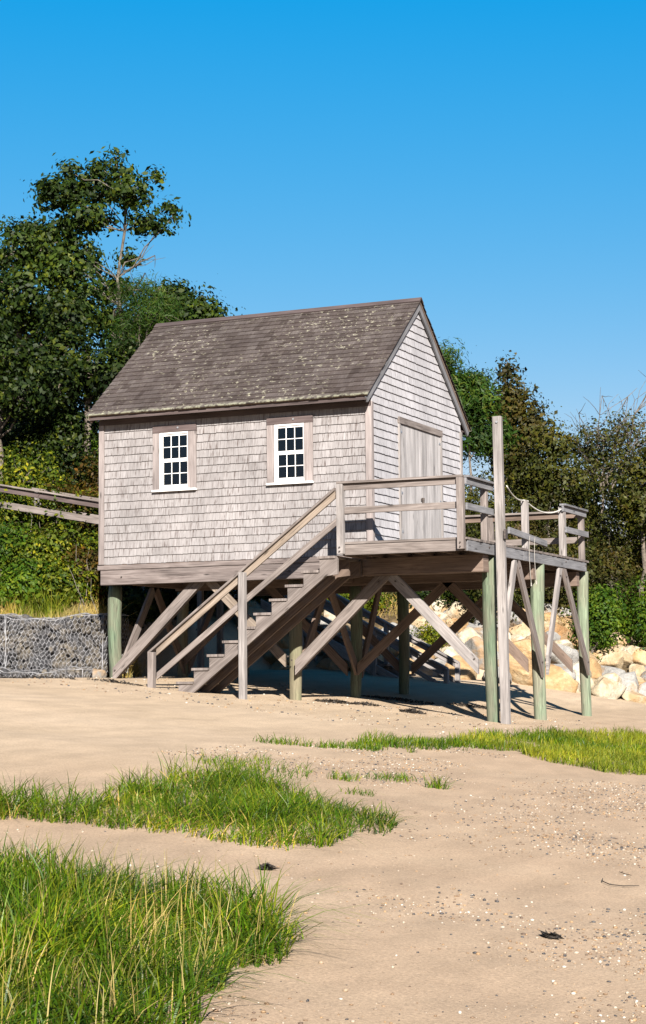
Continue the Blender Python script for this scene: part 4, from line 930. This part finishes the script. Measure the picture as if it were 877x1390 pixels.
def blades(name, x, y, h, lean, wd, mat, label, cat, kind='stuff', zoff=-.01, wind=(.5, .2), group=None):
    n = len(x); z = terrain(x, y) + zoff; th = RNG.uniform(0, 2*PI, n); dx = np.cos(th)*lean + wind[0]*lean*.8; dy = np.sin(th)*lean + wind[1]*lean*.8
    ph = RNG.uniform(0, 2*PI, n); wx, wy = np.cos(ph)*wd/2, np.sin(ph)*wd/2
    V_ = []
    dr = np.minimum(1.25, np.hypot(dx, dy))*RNG.uniform(.25, .75, n)
    for t_, ww in ((0, 1), (.3, 1), (.58, .85), (.82, .55), (1, .10)):
        px = x + dx*h*t_**1.8; py = y + dy*h*t_**1.8; pz = z + h*(t_ - dr*t_**2.6)
        V_.append(np.stack([px-wx*ww, py-wy*ww, pz], 1)); V_.append(np.stack([px+wx*ww, py+wy*ww, pz], 1))
    V_ = np.stack(V_, 1).reshape(-1, 3); b = (np.arange(n)*10)[:, None]
    F = np.concatenate([b+np.array([0,1,3,2]), b+np.array([2,3,5,4]), b+np.array([4,5,7,6]), b+np.array([6,7,9,8])])
    o = np_mesh(name, V_, F, mat); tag(o, label, cat, group, kind); return o
def in_poly(x, y, poly):
    ins = np.zeros(x.shape, bool); n = len(poly)
    for i in range(n):
        xa, ya = poly[i]; xb, yb = poly[(i+1) % n]
        ins ^= ((ya > y) != (yb > y)) & (x < (xb-xa)*(y-ya)/((yb-ya) if yb != ya else 1e-9) + xa)
    return ins
def patch(poly, dens, thr, seed, sc=2.2, jit=.12):
    p = np.array(poly); lo = p.min(0)-.3; hi = p.max(0)+.3; n = int(dens*(hi-lo).prod())
    x = RNG.uniform(lo[0], hi[0], n); y = RNG.uniform(lo[1], hi[1], n)
    jx = x + (vnoise(x, y, 3, seed)-.5)*jit*4; jy = y + (vnoise(x, y, 3, seed+1)-.5)*jit*4
    k = in_poly(jx, jy, poly) & (vnoise(x, y, sc, seed+2)*.6 + vnoise(x, y, sc*3, seed+3)*.4 > thr + RNG.uniform(-.12, .12, n))
    return x[k], y[k]
NEAR = [(3.9, -18.6), (5.09, -17.75), (5.38, -17.57), (5.72, -17.46), (6.18, -17.17), (6.06, -17.06), (6.28, -17.32), (6.66, -17.7), (6.89, -17.89), (7.05, -18.09), (7.12, -18.59), (7.23, -19.2), (7.42, -19.95), (7.23, -20.72), (7.13, -20.83), (5.2, -22.5), (3.8, -21.5)]
MID = [(2.7, -16.0), (3.42, -15.33), (3.58, -14.75), (3.57, -13.93), (3.33, -12.84), (3.43, -11.87), (3.93, -12.04), (4.43, -12.39), (4.89, -12.96), (5.25, -12.81), (5.55, -13.08), (5.72, -13.86), (5.65, -14.65), (5.38, -15.22), (4.93, -15.38), (4.54, -15.47), (3.98, -15.38), (3.84, -15.94), (3.0, -16.6)]
STRIP = [(1.96, -7.74), (2.26, -6.95), (2.34, -5.41), (2.54, -3.92), (2.77, -2.3), (3.04, -0.49), (3.69, 2.88), (5.78, -5.65), (5.01, -5.9), (4.23, -5.31), (3.56, -4.36), (3.15, -5.55), (2.84, -7.04), (2.32, -7.27)]
SPARSE = [(2.68, -10.72), (2.94, -9.52), (3.62, -10.24), (4.01, -11.64), (3.42, -11.71)]
x, y = patch(NEAR, 2300, .22, 20, 2.2, .06); n = len(x)
blades('marsh_grass', x, y, RNG.uniform(.13, .38, n)*(.5+.85*vnoise(x, y, 2.0, 31)), RNG.uniform(.15, 1.25, n), RNG.uniform(.005, .010, n), L_GRASS, 'tall bright green marsh grass filling the bottom left corner', 'grass')
k = RNG.uniform(0, 1, n) < .12
blades('dead_grass', x[k], y[k]-.03, RNG.uniform(.05, .16, k.sum()), RNG.uniform(.9, 1.8, k.sum()), RNG.uniform(.004, .008, k.sum()), L_DRY, 'short bent brown blades matted under the bottom left marsh grass', 'grass')
k = RNG.uniform(0, 1, n) < .07
blades('dead_grass', x[k], y[k], RNG.uniform(.2, .4, k.sum()), RNG.uniform(.05, .5, k.sum()), RNG.uniform(.003, .006, k.sum()), L_DRY, 'dry straw-coloured stalks among the bottom left marsh grass', 'grass')
x, y = patch(MID, 1500, .34, 40, 2.6, .13); n = len(x)
blades('marsh_grass', x, y, RNG.uniform(.10, .31, n)*(.5+.8*vnoise(x, y, 2.2, 32)), RNG.uniform(.2, 1.35, n), RNG.uniform(.005, .010, n), L_GRASS, 'green marsh grass patch spreading across the middle of the beach at left', 'grass')
k = RNG.uniform(0, 1, n) < .16
blades('dead_grass', x[k], y[k]-.03, RNG.uniform(.08, .22, k.sum()), RNG.uniform(.6, 1.4, k.sum()), RNG.uniform(.004, .007, k.sum()), L_DRY, 'dry brown blades along the middle marsh grass patch', 'grass')
x, y = patch(STRIP, 1050, .33, 60, 2.4, .10); n = len(x); yel = vnoise(x, y, .8, 63) + .25*(x-3.6) > .62
for sel, m_, lb in ((~yel, L_GRASS, 'green marsh grass strip in front of the piles and tall post'), (yel, L_GRASSY, 'yellowish marsh grass at the right end of the strip')):
    q = sel.sum(); blades('marsh_grass', x[sel], y[sel], RNG.uniform(.07, .21, q)*(.5+.7*vnoise(x[sel], y[sel], 1.2, 33)), RNG.uniform(.1, .8, q), RNG.uniform(.006, .011, q), m_, lb, 'grass')
x, y = patch(SPARSE, 420, .42, 80, 3.0); n = len(x)
blades('marsh_grass', x, y, RNG.uniform(.05, .16, n), RNG.uniform(.3, 1.1, n), RNG.uniform(.005, .008, n), L_GRASS, 'sparse short grass on the sand behind the middle patch', 'grass')
for (x0, y0_, r, n, h, lb) in ((3.98,-10.38,.16,90,.12,'small grass tuft on bare sand, nearest to the middle grass patch'), (4.21,-9.78,.24,150,.11,'wide low grass tuft on bare sand, centre one of three'), (4.74,-9.98,.10,80,.17,'small upright grass tuft with one tall stem, rightmost on bare sand'), (4.55,-11.35,.16,60,.09,'faint thin grass tuft just behind the right tip of the middle patch'), (2.0,-7.7,.22,110,.11,'small grass tuft at the left tip of the grass strip'), (6.85,-17.75,.12,50,.14,'thin grass tuft at the right end of the bottom left grass')):
    th = RNG.uniform(0, 2*PI, n); q = RNG.uniform(0, 1, n)**.6*r
    blades('grass_tuft', x0+np.cos(th)*q, y0_+np.sin(th)*q*1.3, RNG.uniform(.5, 1.2, n)*h, RNG.uniform(.3, 1.2, n), RNG.uniform(.005, .009, n), L_GRASS, lb, 'grass tuft', None, group='small grass tufts')
# dry bank grass above the gabions and on the right slope
n = 10500; x = RNG.uniform(-13.5, -5.5, n); y = RNG.uniform(1.55, 2.7, n)
kk = vnoise(x, y, 1.5, 71) > .25; x, y = x[kk], y[kk]; n = len(x)
blades('dry_grass', x, y, RNG.uniform(.2, .62, n)*(.4+1.0*vnoise(x, y, 1.8, 72)), RNG.uniform(.1, .8, n), RNG.uniform(.006, .011, n), L_DRY, 'dry golden grass growing on top of the gabions', 'grass', zoff=-.02)
n = 2600; x = RNG.uniform(-7.4, -5.6, n); y = 1.6 + RNG.uniform(0, 1.1, n)
blades('green_grass', x-1.2, y+.3, RNG.uniform(.3, .75, n), RNG.uniform(.1, .6, n), RNG.uniform(.008, .014, n), L_GRASSY, 'long green grass on the bank edge above the gabions', 'grass', zoff=-.02)
n = 5200; x = RNG.uniform(-1.8, 2.2, n); y = RNG.uniform(13.2, 18, n); d = toe_dist(x, y); kk = (d > 2.0) & (d < 4.0); x, y = x[kk], y[kk]; n = len(x)
blades('dry_grass', x, y, RNG.uniform(.2, .55, n), RNG.uniform(.2, .9, n), RNG.uniform(.008, .014, n), L_DRY, 'dry grass and weeds above the rocks at the right', 'grass')
n = 2400; x = RNG.uniform(-5.5, -1.8, n); y = RNG.uniform(10.5, 13.5, n); d = toe_dist(x, y); kk = (d > 2.0) & (d < 3.4); x, y = x[kk], y[kk]; n = len(x)
blades('dry_grass', x, y, RNG.uniform(.15, .4, n), RNG.uniform(.2, .9, n), RNG.uniform(.008, .014, n), L_DRY, 'dry grass above the rocks seen under the deck', 'grass')

# ------------------------------------------------------------------ pebbles, wrack, twigs
def peb_mat(name, tones):
    t = NT(name); ri = t.n('ShaderNodeNewGeometry').outputs['Random Per Island']
    return t.fin(t.ramp(ri, [(i/(len(tones)-1), c) for i, c in enumerate(tones)], 'CONSTANT'), .6, spec=.3)
PEB = peb_mat('pebble', [(.045,.043,.045), (.30,.20,.12), (.22,.14,.08), (.36,.29,.22), (.09,.085,.085), (.40,.25,.13), (.42,.35,.27), (.12,.08,.055), (.33,.24,.16), (.06,.055,.055), (.20,.13,.08), (.25,.19,.14), (.50,.46,.40), (.30,.19,.10), (.10,.07,.05)])
bm = bmesh.new(); bmesh.ops.create_icosphere(bm, subdivisions=1, radius=1); IV = np.array([v.co[:] for v in bm.verts]); IF = np.array([[v.index for v in f.verts] for f in bm.faces]); bm.free()
def pebbles(name, x, y, r, label, kind='stuff', group=None):
    n = len(x); z = terrain(x, y) + r*.25; S = RNG.uniform(.6, 1.3, (n, 1, 3))*np.array([1, 1, .6]); V_ = (IV[None]*S*(1+RNG.uniform(-.18, .18, (n, len(IV), 1))))*r[:, None, None]
    V_ = V_ + np.stack([x, y, z], 1)[:, None, :]
    F = (IF[None] + (np.arange(n)*len(IV))[:, None, None]).reshape(-1, 3); o = np_mesh(name, V_.reshape(-1, 3), F, PEB, None, True, 3)
    return tag(o, label, 'pebbles' if kind else 'pebble', group, kind)
n = 120000; x = RNG.uniform(3.5, 11.5, n); y = RNG.uniform(-21, -7, n)
kk = RNG.uniform(0, 1, n) < .03 + .9*sst(.36, .72, vnoise(x, y, .55, 90)*.7+vnoise(x, y, 2.4, 91)*.3)*sst(5.6, 7.2, x + .12*(y+15)); x, y = x[kk], y[kk]
pebbles('pebbles', x, y, .0028+.010*RNG.uniform(0, 1, len(x))**2.6, 'fine shingle and shell fragments strewn over the foreground sand')
n = 5000; x = RNG.uniform(2.0, 4.6, n); y = RNG.uniform(-11, -4.5, n); kk = vnoise(x, y, 1.1, 93) > .45; x, y = x[kk], y[kk]
pebbles('pebbles', x, y, -.0+.004+.010*RNG.uniform(0, 1, len(x))**2, 'pale shell grit lying around the left end of the grass strip')
n = 1600; x = RNG.uniform(-5, 2.5, n); y = RNG.uniform(-3.5, 4, n); pebbles('pebbles', x, y, .006+.016*RNG.uniform(0, 1, n)**3, 'scattered dark bits and pebbles on the sand around the piles')
n = 70; x = RNG.uniform(5.2, 10.4, n); y = RNG.uniform(-18.8, -11, n)
for a_, b_, c_ in zip(x, y, RNG.uniform(.009, .016, n)):
    bare_ = not in_poly(np.array([a_]), np.array([b_]), NEAR)[0] and not in_poly(np.array([a_]), np.array([b_]), MID)[0]
    if bare_:
        o = pebbles('pebble', np.array([a_]), np.array([b_]), np.array([c_]), 'loose small pebble lying on the bare foreground sand', None, 'loose pebbles on the foreground sand')
def wrack(x0, y0_, rx, ry, n, label, name='seaweed_clump', hh=.05):
    th = RNG.uniform(0, 2*PI, n); q = RNG.uniform(0, 1, n)**.6; x = x0+np.cos(th)*q*rx; y = y0_+np.sin(th)*q*ry
    z = terrain(x, y) + .005 + RNG.uniform(0, 1, n)*hh*(1-q)
    N = RNG.normal(size=(n, 3))*.5 + np.array([0, 0, 1]); o = leaves(name, np.stack([x, y, z], 1), N, .07, SEAW, None, .3); tag(o, label, 'seaweed', 'dark seaweed clumps on the sand')
wrack(.42,.48,.20,.22,260,'dark seaweed clump on sunlit sand left of the front corner pile', hh=.08)
wrack(-1.0,.75,.34,.3,300,'dark seaweed scrap beside the olive pile under the stairs')
wrack(-.62,1.1,.24,.3,200,'dark seaweed scrap between the olive pile and the middle pile')
wrack(-1.1,3.6,.7,.4,420,'long dark seaweed line in the shade near the rear middle pile')
wrack(.1,4.2,.5,.3,300,'dark seaweed line in the shade under the middle of the deck')
wrack(-4.0,-.9,.5,.15,160,'thin dark wrack line on the sand by the left pile')
wrack(-5.2,-1.3,.8,.12,160,'thin dark wrack line on the sand below the gabion')
wrack(5.87,-15.89,.05,.04,40,'small dark scrap alone on sand between the two left grass patches', hh=.04)
wrack(7.86,-16.61,.045,.04,40,'small dark red-brown scrap low on the pebbly sand', hh=.03)
m = MB(); gx = [(7.50,-14.3), (7.53,-14.42), (7.60,-14.5), (7.68,-14.48), (7.75,-14.35)]
m.tube([(a_, b_, tz(a_, b_)+.012) for a_, b_ in gx], [.0025,.0035,.0035,.003,.002], 5); tag(m.build('twig', SEAW), 'dark curved twig lying on the pebbly sand at right', 'twig')
m = MB(); gx = [(7.50,-13.9), (7.55,-13.95), (7.60,-13.97)]
m.tube([(a_, b_, tz(a_, b_)+.012) for a_, b_ in gx], [.002,.003,.002], 5); tag(m.build('twig', SEAW), 'short dark twig behind the curved one on the sand', 'twig')
